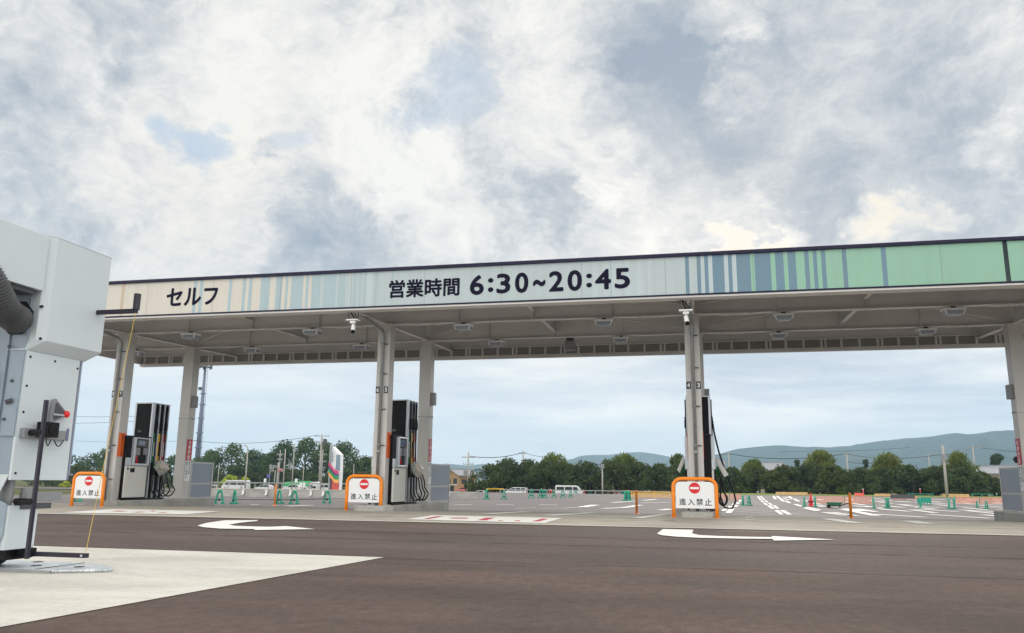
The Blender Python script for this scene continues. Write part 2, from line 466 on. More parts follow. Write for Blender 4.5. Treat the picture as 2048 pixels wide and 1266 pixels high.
# ================================================================== THE SETTING
M['asphalt'] = asphalt_mat('asphalt_dark_brown', srgb(70, 58, 54), srgb(94, 79, 73))
M['asphalt_lane'] = asphalt_mat('asphalt_lane', srgb(72, 61, 58), srgb(91, 78, 74), 0.9)
M['asphalt_lot'] = asphalt_mat('asphalt_car_park', srgb(98, 92, 93), srgb(114, 108, 108), 0.4)
M['pad'] = concrete_mat('pale_wash_concrete', srgb(178, 175, 168), srgb(205, 202, 195))
M['apron'] = concrete_mat('apron_concrete', srgb(146, 140, 130), srgb(168, 162, 151))
M['gutter'] = concrete_mat('gutter_concrete', srgb(176, 172, 164), srgb(196, 192, 184))
M['grassy'] = mat('verge_grass', (0.16, 0.22, 0.03), 0.9, var=0.35, vscale=0.8, bump=0.5, bscale=20, col2=(0.26, 0.30, 0.04))
M['earth'] = mat('bare_ground', (0.12, 0.125, 0.07), 1.0, spec=0.0, var=0.3, vscale=0.15, bump=0.3, bscale=3)

def sheet(name, x0, x1, ys, dz, m, **kw):
    b = MB()
    for a, c in zip(ys[:-1], ys[1:]):
        b.poly([(x0, a, gz(a) + dz), (x1, a, gz(a) + dz), (x1, c, gz(c) + dz), (x0, c, gz(c) + dz)])
    return struct(b.build(name, m), **kw)
def grid(name, xs, ys, dz, m, **kw):
    b = MB(); n = len(xs)
    b.add([(x, y, gz(y, x) + dz) for y in ys for x in xs], [(j * n + i, j * n + i + 1, (j + 1) * n + i + 1, (j + 1) * n + i) for j in range(len(ys) - 1) for i in range(n - 1)])
    return struct(b.build(name, m), **kw)
XW = [-4000, -400, -250] + list(range(-200, 201, 4)) + [400, 4000]
YW = [-80, 21.5, 36, 62] + list(range(66, 152, 4)) + [200, 400, 9000]

grid('ground', XW, YW, -0.10, M['earth'])
APRON_END = 25.4
sheet('road', -70, 70, [-40, 8.72], 0.0, M['asphalt'])
sheet('driving_lane', -70, 70, [8.72, 16.12], 0.0, M['asphalt_lane'])
sheet('apron_pavement', -70, 70, [16.12, 21.5, APRON_END], 0.004, M['apron'])
sheet('gutter_strip', -70, 70, [16.12, 16.36], 0.009, M['gutter'])
grid('car_park', [x for x in range(-44, 93, 4)], [APRON_END, 36, 62] + list(range(66, 105, 4)), -0.004, M['asphalt_lot'])
b = MB(); b.poly([(-3.42, 8.80, 0.005), (-40, 8.62, 0.005), (-40, -12, 0.005), (-5.55, -12, 0.005)])
struct(b.build('wash_bay_pavement', M['pad']))
# the joint between the two asphalt lifts, a ragged dark line
b = MB(); rr = random.Random(3)
xs = [-3.4 + i * 0.35 for i in range(0, 150)]
wv = [0.007 + 0.008 * rr.random() for _ in xs]; wo = [0.006 * rr.random() for _ in xs]
for i in range(len(xs) - 1):
    b.poly([(xs[i], 8.71 - wv[i] + wo[i], 0.004), (xs[i + 1], 8.71 - wv[i + 1] + wo[i + 1], 0.004), (xs[i + 1], 8.71 + wv[i + 1] + wo[i + 1], 0.004), (xs[i], 8.71 + wv[i] + wo[i], 0.004)])
struct(b.build('pavement_joint', mat('dark_joint', (0.034, 0.03, 0.03), 0.9)))
b = MB(); b.poly([(-40, 8.625, 0.009), (-3.42, 8.80, 0.009), (-3.42, 8.84, 0.009), (-40, 8.68, 0.009)])
struct(b.build('pavement_joint', bpy.data.materials['dark_joint']))

stain = bpy.data.materials.new('tyre_mark'); stain.use_nodes = True
_t = NT(stain.node_tree); _b = stain.node_tree.nodes['Principled BSDF']; _b.inputs['Base Color'].default_value = (0.018, 0.016, 0.016, 1); _b.inputs['Roughness'].default_value = .85; _b.inputs['Specular IOR Level'].default_value = .2
_co = _t.n('ShaderNodeTexCoord'); _uv = _t.n('ShaderNodeSeparateXYZ'); _t.l(_co.outputs['UV'], _uv.inputs[0])
_e = _t.math('MULTIPLY', _t.rng(_t.math('ABSOLUTE', _t.math('SUBTRACT', _uv.outputs['Y'], 0.5)), 0.5, 0.1), _t.rng(_t.math('ABSOLUTE', _t.math('SUBTRACT', _uv.outputs['X'], 0.5)), 0.5, 0.25))
_n = _t.rng(_t.noise(_t.vm('MULTIPLY', _co.outputs['Object'], (0.8, 2.5, 1)), 2.0, 7, 0.7)[0], 0.35, 0.7)
_t.l(_t.math('MULTIPLY', _t.math('MULTIPLY', _e, _n), 0.42), _b.inputs['Alpha'])
def streak_mesh(name, strips, dz):
    b = MB(); uv = []
    for pts, w in strips:
        ps = [Vector((x, y, gz(y) + dz)) for x, y in pts]; n = len(ps)
        for i in range(n - 1):
            d = (ps[i + 1] - ps[i]).normalized(); q = Vector((-d.y, d.x, 0)) * w / 2
            b.poly([ps[i] - q, ps[i + 1] - q, ps[i + 1] + q, ps[i] + q]); u0, u1 = i / (n - 1), (i + 1) / (n - 1); uv += [(u0, 0), (u1, 0), (u1, 1), (u0, 1)]
    o = b.build(name, stain); l = o.data.uv_layers.new(name='UVMap')
    for i, c in enumerate(uv): l.data[i].uv = c
    return struct(o)
rr = random.Random(11)
streak_mesh('tyre_marks', [([(-16 + i * 2.4, 11.2 + .12 * math.sin(i * .5)) for i in range(14)], .32), ([(-15 + i * 2.4, 12.9 + .1 * math.sin(i * .6 + 1)) for i in range(14)], .34)], .0035)
streak_mesh('oil_stains', [([(x, y), (x + w * .5, y), (x + w, y)], h_) for x, y, w, h_ in [(rr.uniform(-9, 7), rr.uniform(16.7, 20.5), rr.uniform(.25, .9), rr.uniform(.2, .7)) for _ in range(16)]], .0115)

def mark_poly(name, px, m, dz=0.012, **kw):
    b = MB(); b.poly([G(x, y, dz) for x, y in px]); return struct(b.build(name, m), **kw)

def mark_line(b, x0, y0, x1, y1, w, n=8, dz=0.012):
    w = w * .8 if w < .12 else w
    ps = [G(x0 + (x1 - x0) * i / n, y0 + (y1 - y0) * i / n, dz) for i in range(n + 1)]
    d = (ps[-1] - ps[0]); d.z = 0; d.normalize(); q = Vector((-d.y, d.x, 0)) * w / 2
    for p, r in zip(ps[:-1], ps[1:]):
        b.poly([Vector((v.x, v.y, gz(v.y) + dz)) for v in (p - q, r - q, r + q, p + q)])

# two turning arrows in the driving lane
A1 = [(395, 1051), (412, 1046), (448, 1040.5), (516, 1040), (514, 1042), (483, 1045), (458, 1049), (470, 1051.5), (510, 1053), (540, 1053.5), (572, 1052), (630, 1058), (510, 1060), (508, 1058), (440, 1057), (405, 1054)]
A2 = [(1314, 1067), (1326, 1058), (1387, 1059.5), (1384, 1066.5), (1398, 1070), (1440, 1072), (1500, 1073.5), (1543, 1074), (1545, 1072), (1670, 1079), (1548, 1081), (1545, 1077.5), (1480, 1077), (1400, 1075.5), (1350, 1073), (1322, 1070)]
mark_poly('arrow_marking', A1, M['paint']); mark_poly('arrow_marking', A2, M['paint'])
# white boxes with red strokes painted on the apron
b = MB(); b.poly([G(*p, 0.012) for p in ((812, 1038.5), (868, 1030), (1126, 1036), (1089, 1046))])
bx = struct(b.build('box_marking', M['paint']))
b = MB()
zx = lambda X, Y: (780 + .1953 * X, 1000 + .1953 * Y)
for q in ([(345, 191), (480, 166), (545, 166), (402, 193)], [(600, 181), (790, 181), (800, 189), (640, 189)], [(888, 206), (985, 180), (1078, 180), (985, 207)],
          [(1106, 212), (1112, 207), (1158, 208), (1152, 213)], [(1275, 214), (1282, 208), (1335, 209), (1330, 216)], [(1452, 216), (1560, 190), (1624, 191), (1525, 219)]):
    b.poly([G(*zx(*p), 0.016) for p in q])
struct(b.build('lettering_marking', M['paint_red']))
b = MB(); b.poly([G(*p, 0.012) for p in ((122, 1025), (225, 1018), (442, 1022.5), (372, 1028.5))])
struct(b.build('box_marking', M['paint']))
b = MB()
zx = lambda X, Y: (100 + .1758 * X, 1000 + .1758 * Y)
for q in ([(690, 127), (760, 122), (890, 126), (800, 131)], [(930, 139), (1010, 133), (1120, 135), (1000, 141)], [(1130, 125), (1180, 121), (1210, 127), (1160, 129)], [(1220, 145), (1300, 140), (1345, 144), (1260, 147)]):
    b.poly([G(*zx(*p), 0.016) for p in q])
struct(b.build('lettering_marking', M['paint_red']))

# the car park's painted bays and lines
z5 = lambda X, Y: (1440 + .2969 * X, 850 + .2969 * Y)
z8 = lambda X, Y: (900 + .2148 * X, 860 + .2148 * Y)
z7 = lambda X, Y: (400 + .1738 * X, 840 + .1738 * Y)
LINES = [(z5, [(230, 642, 905, 656, .09), (100, 578, 365, 600, .07), (722, 630, 912, 660, .35), (620, 540, 760, 557, .4), (705, 588, 880, 612, .42), (755, 588, 905, 612, .42),
               (825, 565, 1052, 610, .45), (850, 562, 975, 580, .42), (895, 543, 1050, 556, .42), (1045, 600, 1380, 621, .42), (1070, 565, 1282, 582, .42), (1085, 543, 1235, 555, .42),
               (1145, 530, 1290, 540, .42), (1330, 567, 1605, 583, .42), (1290, 545, 1485, 556, .42), (1405, 602, 1822, 628, .42), (1600, 570, 1910, 588, .42), (1560, 548, 1910, 560, .42),
               (1768, 604, 1917, 617, .42), (1870, 567, 1912, 570, .42), (1285, 650, 2100, 681, .09), (1280, 645, 1392, 665, .40), (1390, 512, 1490, 520, .5), (1180, 512, 1290, 520, .5),
               (1440, 527, 1560, 534, .5), (1640, 528, 1910, 540, .5), (1000, 508, 1120, 516, .5), (60, 560, 540, 600, .06), (0, 612, 180, 622, .07), (160, 602, 1500, 668, .06)]),
         (z8, [(40, 697, 205, 697, .42), (430, 697, 598, 697, .42), (828, 697, 1000, 697, .42), (0, 735, 270, 735, .1), (330, 781, 720, 760, .42), (605, 730, 800, 723, .13),
               (840, 732, 1050, 729, .12), (1050, 729, 1230, 716, .14), (1230, 716, 1358, 697, .5), (1425, 731, 1620, 722, .40), (1620, 722, 1772, 698, .40), (895, 796, 1320, 770, .40),
               (1510, 676, 1722, 660, .40), (1740, 819, 2000, 785, .25), (1955, 746, 2060, 735, .40), (1800, 656, 1920, 645, .40), (1785, 678, 2032, 675, .40), (740, 757, 1720, 784, .08),
               (0, 752, 740, 757, .08), (1100, 720, 1720, 716, .07), (1070, 795, 1740, 817, .08)]),
         (z7, [(580, 975, 680, 975, .42), (990, 991, 1290, 979, .42), (445, 1028, 870, 1027, .1), (920, 1041, 1611, 1048, .1), (870, 1006, 1611, 1006, .08), (1540, 990, 1611, 991, .15), (130, 985, 400, 1000, .1)])]
b = MB()
for f, L in LINES:
    for x0, y0, x1, y1, w in L:
        p, q = f(x0, y0), f(x1, y1); mark_line(b, *p, *q, w)
for q in ([(175, 617), (228, 617), (237, 642), (175, 642)], [(365, 574), (396, 574), (430, 602), (402, 602)], [(402, 574), (434, 574), (487, 603), (452, 603)], [(316, 542), (340, 542), (370, 563), (344, 563)], [(352, 542), (375, 542), (400, 563), (378, 563)],
          [(290, 525), (308, 525), (325, 539), (306, 539)], [(320, 525), (338, 525), (357, 539), (340, 539)], [(272, 509), (288, 509), (300, 521), (284, 521)], [(297, 509), (313, 509), (328, 521), (312, 521)],
          [(258, 494), (272, 494), (283, 505), (268, 505)], [(280, 494), (294, 494), (308, 505), (293, 505)], [(250, 480), (262, 480), (270, 491), (257, 491)], [(268, 480), (280, 480), (291, 491), (278, 491)],
          [(20, 565), (48, 565), (40, 578), (8, 578)], [(62, 563), (98, 563), (76, 592), (36, 592)], [(96, 538), (125, 538), (118, 550), (90, 550)], [(112, 521), (135, 521), (128, 531), (106, 531)], [(130, 505), (148, 505), (143, 515), (124, 515)],
          [(60, 545), (85, 545), (75, 556), (48, 556)], [(85, 528), (104, 528), (98, 538), (78, 538)], [(352, 478), (368, 478), (384, 500), (366, 500)], [(376, 478), (392, 478), (440, 515), (418, 515)], [(430, 510), (452, 510), (484, 525), (460, 525)],
          [(455, 480), (475, 480), (500, 500), (480, 500)], [(482, 495), (505, 495), (545, 515), (520, 515)], [(490, 533), (520, 533), (565, 548), (535, 548)], [(560, 553), (600, 553), (690, 572), (640, 572)]):
    b.poly([G(*z5(*p), 0.012) for p in q])
lot = b
# rows of bay lines further back, which the photograph shows only as thin streaks
for Y in (42, 48, 55, 62, 70, 79):
    for i in range(12):
        x = 0.055 * Y + 3.0 + i * 2.6 + (Y % 7) * 0.2
        lot.poly([(x, Y, gz(Y) + .012), (x + .34, Y, gz(Y) + .012), (x + .34, Y + 4.6, gz(Y + 4.6) + .012), (x, Y + 4.6, gz(Y + 4.6) + .012)])
struct(lot.build('road_markings', M['paint']))

# verge of grass between the car park and the trees, a strip of road beyond
grid('grass_verge', list(range(-8, 121, 4)), [96, 102, 106, 110, 114, 118], 0.02, M['grassy'])
grid('far_road', list(range(-160, 161, 4)), [118, 122, 126, 130, 134], 0.0, M['asphalt_lot'])

# hills
def hill(name, prof, dist, depth, m, seed):
    """prof: ridge line as seen, (x, y) in the photograph; a real ridge with slopes and spurs at its distance"""
    rr = np.random.default_rng(seed); b = MB(); pts = []
    xs = np.linspace(prof[0][0], prof[-1][0], 150)
    ys = np.interp(xs, [p[0] for p in prof], [p[1] for p in prof])
    n = len(xs); rows = 14
    rough = np.zeros(n)
    for k in (3, 7, 15, 31): rough += np.interp(np.linspace(0, k, n), np.arange(k + 1), rr.normal(size=k + 1)) / k
    grid = []
    spur = [np.interp(np.linspace(0, k, n), np.arange(k + 1), rr.normal(size=k + 1)) for k in (12, 25, 50)]
    for j in range(rows + 1):
        t = j / rows; row = []
        for i in range(n):
            p = onY(xs[i], ys[i], dist)
            top = p.z + rough[i] * dist * 0.0008
            s = spur[0][i] * 0.5 + spur[1][i] * 0.3 + spur[2][i] * 0.2
            if t <= 0.7:
                u = t / 0.7; y = dist - depth * (1 - u) ; z = -4 + (top + 4) * (u ** 0.8) * (1 + 0.14 * s * math.sin(u * math.pi)) if u < 1 else top
                y -= depth * 0.25 * s * math.sin(u * math.pi)
            else:
                u = (t - 0.7) / 0.3; y = dist + depth * 0.5 * u; z = top * (1 - u) - 4 * u
            row.append((p.x * (1 + (y - dist) / dist * 0.3), y, z))
        grid += row
    fs = [(j * n + i, j * n + i + 1, (j + 1) * n + i + 1, (j + 1) * n + i) for j in range(rows) for i in range(n - 1)]
    b.add(grid, fs)
    o = b.build(name, m, smooth=True)
    return struct(o)
M['hill'] = mat('wooded_hillside', (0.030, 0.055, 0.030), 0.95, var=0.7, vscale=0.02, col2=(0.05, 0.075, 0.04), bump=1.0, bscale=0.02, spec=0.0)
hill('hills', [(1290, 985), (1330, 960), (1365, 940), (1410, 916), (1440, 904), (1475, 894), (1520, 889), (1560, 886), (1600, 889), (1650, 892), (1700, 888), (1750, 879), (1800, 873), (1850, 869), (1900, 865), (1950, 862), (2000, 858), (2040, 856), (2120, 852), (2260, 862), (2500, 880)], 2600, 900, M['hill'], 1)
hill('hills', [(1600, 900), (1690, 889), (1740, 880), (1770, 876), (1800, 876), (1850, 882), (1900, 890)], 3300, 700, M['hill'], 2)
hill('hills', [(640, 960), (760, 940), (860, 930), (900, 925), (935, 928), (964, 924), (1000, 932), (1060, 930), (1110, 922), (1143, 917), (1175, 911), (1215, 907), (1250, 903), (1280, 901), (1310, 905), (1340, 911), (1365, 918), (1400, 912), (1450, 915), (1560, 930)], 3300, 800, M['hill'], 3)

# ================================================================== THE CANOPY
YF, YB = 19.02, 28.22                    # front and back faces
YC, YD = 21.69, 25.19                    # centres of the front and back rows of columns
CX = [-17.22, -8.63, -0.04, 8.78]        # column lines (front); the back row stands 0.1 m to the right
CL, CR = -21.6, 14.5
DXB = [-.06, .06, .12, .06]
slope = lambda Y: 5.15 + 0.034 * (Y - 19.0)
ROOF = thing('filling_station_canopy', (-3.5, 23.6, 0), 'long flat filling station canopy with a striped blue and green fascia on grey steel columns', 'canopy')

# fascia: a striped band of flat panels
cream, tan = srgb(204, 200, 191), srgb(190, 175, 157)
lblue, pale, sub = srgb(164, 183, 190), srgb(177, 190, 193), srgb(164, 183, 189)
steelb, mint, dgreen, pale2 = srgb(108, 137, 155), srgb(142, 184, 163), srgb(8, 36, 42), srgb(182, 195, 199)
FC = [mat('fascia_' + n, c, 0.5, var=0.02, vscale=0.5, spec=0.3) for n, c in (('cream', cream), ('tan', tan), ('light_blue', lblue), ('pale_blue', pale), ('soft_blue', sub), ('steel_blue', steelb), ('mint_green', mint), ('dark_green', dgreen), ('paler_blue', pale2))]
for m_ in FC:
    t_ = NT(m_.node_tree); b_ = m_.node_tree.nodes['Principled BSDF']; src = b_.inputs['Base Color'].links[0].from_socket
    co_ = t_.n('ShaderNodeTexCoord').outputs['Object']
    w_ = t_.rng(t_.noise(t_.vm('MULTIPLY', co_, (5.0, 1, 0.35)), 1.6, 6, 0.65)[0], 0.45, 0.75)
    t_.l(t_.mix(t_.math('MULTIPLY', w_, 0.16), src, (0.28, 0.27, 0.25)), b_.inputs['Base Color'])
def ymid(x): return (634 - .0376 * (x - 215) + 560 - .0507 * (x - 222)) / 2
z1 = lambda v: 180 + .2539 * v
z2 = lambda v: 660 + .2539 * v
z3 = lambda v: 1100 + .2539 * v
z4 = lambda v: 1528 + .2539 * v
ST = [(-9e9, 0), (z1(243), 1), (z1(270), 0)]
for a, c in ((812, 840), (860, 888), (1090, 1115), (1200, 1226), (1248, 1275), (1342, 1415), (1462, 1512), (1538, 1558)):
    ST += [(z1(a), 2), (z1(c), 0)]
ST += [(z1(1583), 2), (z1(1678), 0), (z1(1698), 2), (z1(1722), 0), (z1(1745), 2), (z1(1815), 3), (z1(1838), 2), (z1(1938), 3), (z1(1962), 2)]
ST += [(z2(48), 8), (z2(62), 4), (z2(92), 2), (z2(122), 3), (z2(150), 8), (z2(160), 3), (z2(184), 2), (z2(205), 3), (z2(226), 4), (z2(246), 3), (z2(268), 4), (z2(286), 8), (z2(332), 3), (z2(352), 4), (z2(374), 3), (z2(485), 4), (z2(500), 3)]
ST += [(z3(338), 8), (z3(380), 3), (z3(420), 8), (z3(470), 4), (z3(486), 8), (z3(560), 3), (z3(590), 8), (z3(640), 3), (z3(680), 8), (z3(740), 3), (z3(770), 8), (z3(800), 3)]
for a, c, k in ((1066, 1096, 3), (1158, 1188, 8), (1218, 1248, 8), (1281, 1373, 8), (1405, 1436, 8)):
    ST += [(z3(a), 5), (z3(c), k)]
ST += [(z3(1470), 5), (z3(1580), 6), (z3(1613), 5)]
ST += [(z4(55), 6), (z4(91), 5), (z4(157), 6), (z4(190), 5), (z4(254), 6), (z4(322), 5), (z4(357), 6), (z4(390), 5), (z4(421), 6), (z4(454), 5), (z4(489), 6), (z4(619), 5), (z4(655), 6), (z4(929), 5), (z4(967), 6), (z4(1890), 7), (z4(1928), 6)]
ST.sort(key=lambda q: q[0])
fx = [max(CL, onY(max(x, -2000), ymid(max(x, -2000)), YF).x) if x > -9e8 else CL for x, _ in ST] + [CR]
ZF0, ZF1 = 5.19, 6.10
b = MB()
SEAMS = [CL + 1.0 + 2.0 * i for i in range(18)]
for i, (_, k) in enumerate(ST):
    xa, xb = fx[i], fx[i + 1]
    cuts = [xa] + [s for s in SEAMS if xa + .02 < s < xb - .02] + [xb]
    for p, q in zip(cuts[:-1], cuts[1:]):
        b.mat(k)
        p2 = p + (0.004 if p in SEAMS else 0); q2 = q - (0.004 if q in SEAMS else 0)
        b.poly([(p2, YF, ZF0), (q2, YF, ZF0), (q2, YF, ZF1), (p2, YF, ZF1)])
b.build('fascia', FC, ROOF)
def fbox(name, x0, x1, y0, y1, z0, z1, m, bev=0.0):
    q = MB(); q.box(x0, x1, y0, y1, z0, z1); return q.build(name, m, ROOF, bev=bev)
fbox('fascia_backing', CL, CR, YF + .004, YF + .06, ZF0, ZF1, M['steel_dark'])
fbox('top_trim', CL - .02, CR + .02, YF - .05, YF + .16, ZF1, ZF1 + .085, M['navy'], .008)
fbox('bottom_trim', CL - .02, CR + .02, YF - .025, YF + .06, ZF0 - .035, ZF0, M['navy'], .004)
fbox('front_gutter', CL, CR, YF + .002, YF + .34, ZF0 - .085, ZF0 - .0355, M['steel'], .006)
# lettering on the fascia
X_, Z_ = Vector((1, 0, 0)), Vector((0, 0, 1))
def ftext(s, xa, xb, px_x, ytop, ybot, bold):
    zt, zb = onY(px_x, ytop, YF).z, onY(px_x, ybot, YF).z
    x0, x1 = onY(xa, ymid(xa), YF).x, onY(xb, ymid(xb), YF).x
    b = MB()
    for k in range(9):
        an = k * math.pi / 4; dx, dz = (0, 0) if k == 8 else (math.cos(an) * bold / 2, math.sin(an) * bold / 2)
        b.text(s, (x0 + .5 * bold + dx, YF - .004 - .0005 * k, zb + .5 * bold + dz), X_, Z_, (x1 - x0 - bold, zt - zb - bold), 0.0)
    b.build('lettering', M['ink'], ROOF)
ftext('セルフ', 333.5, 436, 385, 574.5, 611, 0.034)
ftext('営業時間', 778.5, 919.5, 848, 557.5, 594, 0.026)
for ch, xa, xb, yt, yb in (('6', 940, 968, 550, 590), (':', 976, 987, 556, 584), ('3', 993, 1021, 547, 587), ('0', 1030, 1057, 545, 586), ('~', 1066, 1091, 559, 573), ('2', 1098, 1127, 542, 583), ('0', 1135, 1164, 540, 582), (':', 1172.5, 1184, 547, 575), ('4', 1190, 1222, 538, 579), ('5', 1229, 1260, 536, 577)):
    ftext(ch, xa, xb, (xa + xb) / 2, yt, yb, 0.040)
# other sides
for n, x in (('end_fascia', CL), ('end_fascia', CR - .06)):
    fbox(n, x, x + .06, YF + .07, YB - .01, ZF0 + .05, ZF1 - .01, M['steel'])
fbox('back_fascia', CL, CR, YB - .05, YB, 5.42, 6.15, M['steel'])
b = MB(); b.box(CL, CR, YB - .16, YB + .02, 5.15, 5.27); b.build('back_gutter', M['steel'], ROOF, bev=.01)
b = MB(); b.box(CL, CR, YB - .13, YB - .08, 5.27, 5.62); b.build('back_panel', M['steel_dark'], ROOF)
fbox('back_rail', CL, CR, YB - .24, YB - .15, 5.60, 5.66, M['steel'])
k = 0; x = CL + .2
while x < CR:
    b = MB(); b.box(x, x + .07, YB - .20, YB - .131, 5.271, 5.60)
    b.build('rib', M['steel'], ROOF)
    if k % 3 == 2: b = MB(); b.box(x + .13, x + .19, YB - .20, YB - .131, 5.271, 5.60); b.build('rib', M['steel'], ROOF)
    x += .56 + (.06 if k % 3 == 2 else 0); k += 1
# roof deck: ribbed sheet
b = MB(); n = int((CR - CL) / .3); prof = []
for i in range(n):
    x = CL + .3 * i
    prof += [(x, 0), (x + .12, 0), (x + .15, .07), (x + .27, .07)]
prof.append((CL + .3 * n, 0))
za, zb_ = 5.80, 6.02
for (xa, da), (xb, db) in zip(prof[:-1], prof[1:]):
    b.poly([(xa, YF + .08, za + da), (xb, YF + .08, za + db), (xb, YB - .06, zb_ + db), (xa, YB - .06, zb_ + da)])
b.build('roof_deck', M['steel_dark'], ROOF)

# steelwork: I beams
def ibeam(b, p0, p1, h, w, tf=.02, tw=.014):
    """bottom centre line p0..p1"""
    p0, p1 = Vector(p0), Vector(p1); d = p1 - p0; L = d.length; d.normalize()
    s = d.cross(Vector((0, 0, 1))).normalized(); u = s.cross(d)
    T = Matrix(((d.x, s.x, u.x, p0.x), (d.y, s.y, u.y, p0.y), (d.z, s.z, u.z, p0.z), (0, 0, 0, 1)))
    b.box(0, L, -w / 2, w / 2, 0, tf, T); b.box(0, L, -tw / 2, tw / 2, tf, h - tf, T); b.box(0, L, -w / 2, w / 2, h - tf, h, T)
ZC, ZD = 5.215, 5.335
for Yb, Zb in ((YC, ZC), (YD, ZD)):
    b = MB(); ibeam(b, (CL + .1, Yb, Zb), (CR - .1, Yb, Zb), .58, .20)
    for i in range(4):                     # web stiffeners
        for f in (.25, .5, .75):
            x = CX[i] + 8.65 * f - (0 if i < 3 else 0)
            if x < CR - .2:
                for s in (-1, 1): b.box(x - .006, x + .006, Yb + s * .05 - .043, Yb + s * .05 + .043, Zb + .021, Zb + .559)
    x = CX[0] - 4.3
    b.box(x - .006, x + .006, Yb - .093, Yb - .008, Zb + .021, Zb + .559)
    b.build('long_beam', M['steel'], ROOF)
    for cx in CX:                          # bolted splices a metre either side of each column
        for s in (-1.15, 1.15):
            b = MB()
            b.box(cx + s - .45, cx + s + .45, Yb - .10, Yb + .10, Zb - .014, Zb - .002)
            for i in range(8):
                for yy in (-.075, .075): b.tube([(cx + s - .39 + i * .111, Yb + yy, Zb - .014), (cx + s - .39 + i * .111, Yb + yy, Zb - .036)], .014, 6)
            b.box(cx + s - .25, cx + s + .25, Yb - .016, Yb - .0085, Zb + .08, Zb + .5)
            for i in range(3):
                for j in range(2): b.tube([(cx + s - .12 + j * .24, Yb - .016, Zb + .16 + i * .14), (cx + s - .12 + j * .24, Yb - .034, Zb + .16 + i * .14)], .014, 6)
            b.build('splice_plate', M['steel'], ROOF)
# front edge and back edge purlins
b = MB(); ibeam(b, (CL + .1, 19.45, 5.27), (CR - .1, 19.45, 5.27), .5, .12); b.build('edge_beam', M['steel'], ROOF)
b = MB(); ibeam(b, (CL + .1, 27.8, 5.50), (CR - .1, 27.8, 5.50), .4, .12); b.build('edge_beam', M['steel'], ROOF)
for cx, dxb in zip(CX, DXB):
    b = MB()
    for y0, y1, x0, x1 in ((19.2, YC - .2, cx, cx), (YC + .2, YD - .2, cx, cx + dxb), (YD + .2, 28.0, cx + dxb, cx + dxb)):
        ibeam(b, (x0, y0, slope(y0) - .03), (x1, y1, slope(y1) - .03), .52, .17)
        for s in (-1, 1):                  # splice bolts on the underside
            for i in range(5):
                y = y0 + .25 + .11 * i
                b.tube([(x0 + s * .055, y, slope(y) - .03), (x0 + s * .055, y, slope(y) - .052)], .013, 6)
    b.build('cross_beam', M['steel'], ROOF)
    if cx < 8:
        b = MB(); m_ = cx + 4.33
        ibeam(b, (m_, YC + .12, 5.42), (m_, YD - .12, 5.50), .38, .12); b.build('cross_beam', M['steel'], ROOF)
        ibeam2 = MB(); ibeam(ibeam2, (m_, 19.5, 5.45), (m_, YC - .12, 5.46), .3, .10); ibeam2.build('cross_beam', M['steel'], ROOF)
# diagonal bracing rods under the deck
for i, cx in enumerate(CX):
    for xa in (cx, cx + 4.33):
        xb = xa + (4.33 if xa == cx else 4.3)
        if xb > CR: continue
        for (ya, yb) in ((19.5, YC - .1), (YC + .1, YD - .1)):
            f = (xa == cx)
            p, q = ((xa + .15, yb, 5.50), (xb - .1, ya, 5.56)) if f else ((xa + .1, ya, 5.56), (xb - .15, yb, 5.50))
            b = MB(); b.tube([p, q], .018, 6)
            p, q = Vector(p), Vector(q); d = (q - p).normalized()
            b.tube([p + d * .25, p + d * .55], .024, 6); b.tube([q - d * .55, q - d * .25], .024, 6)
            b.build('bracing_rod', M['steel'], ROOF)

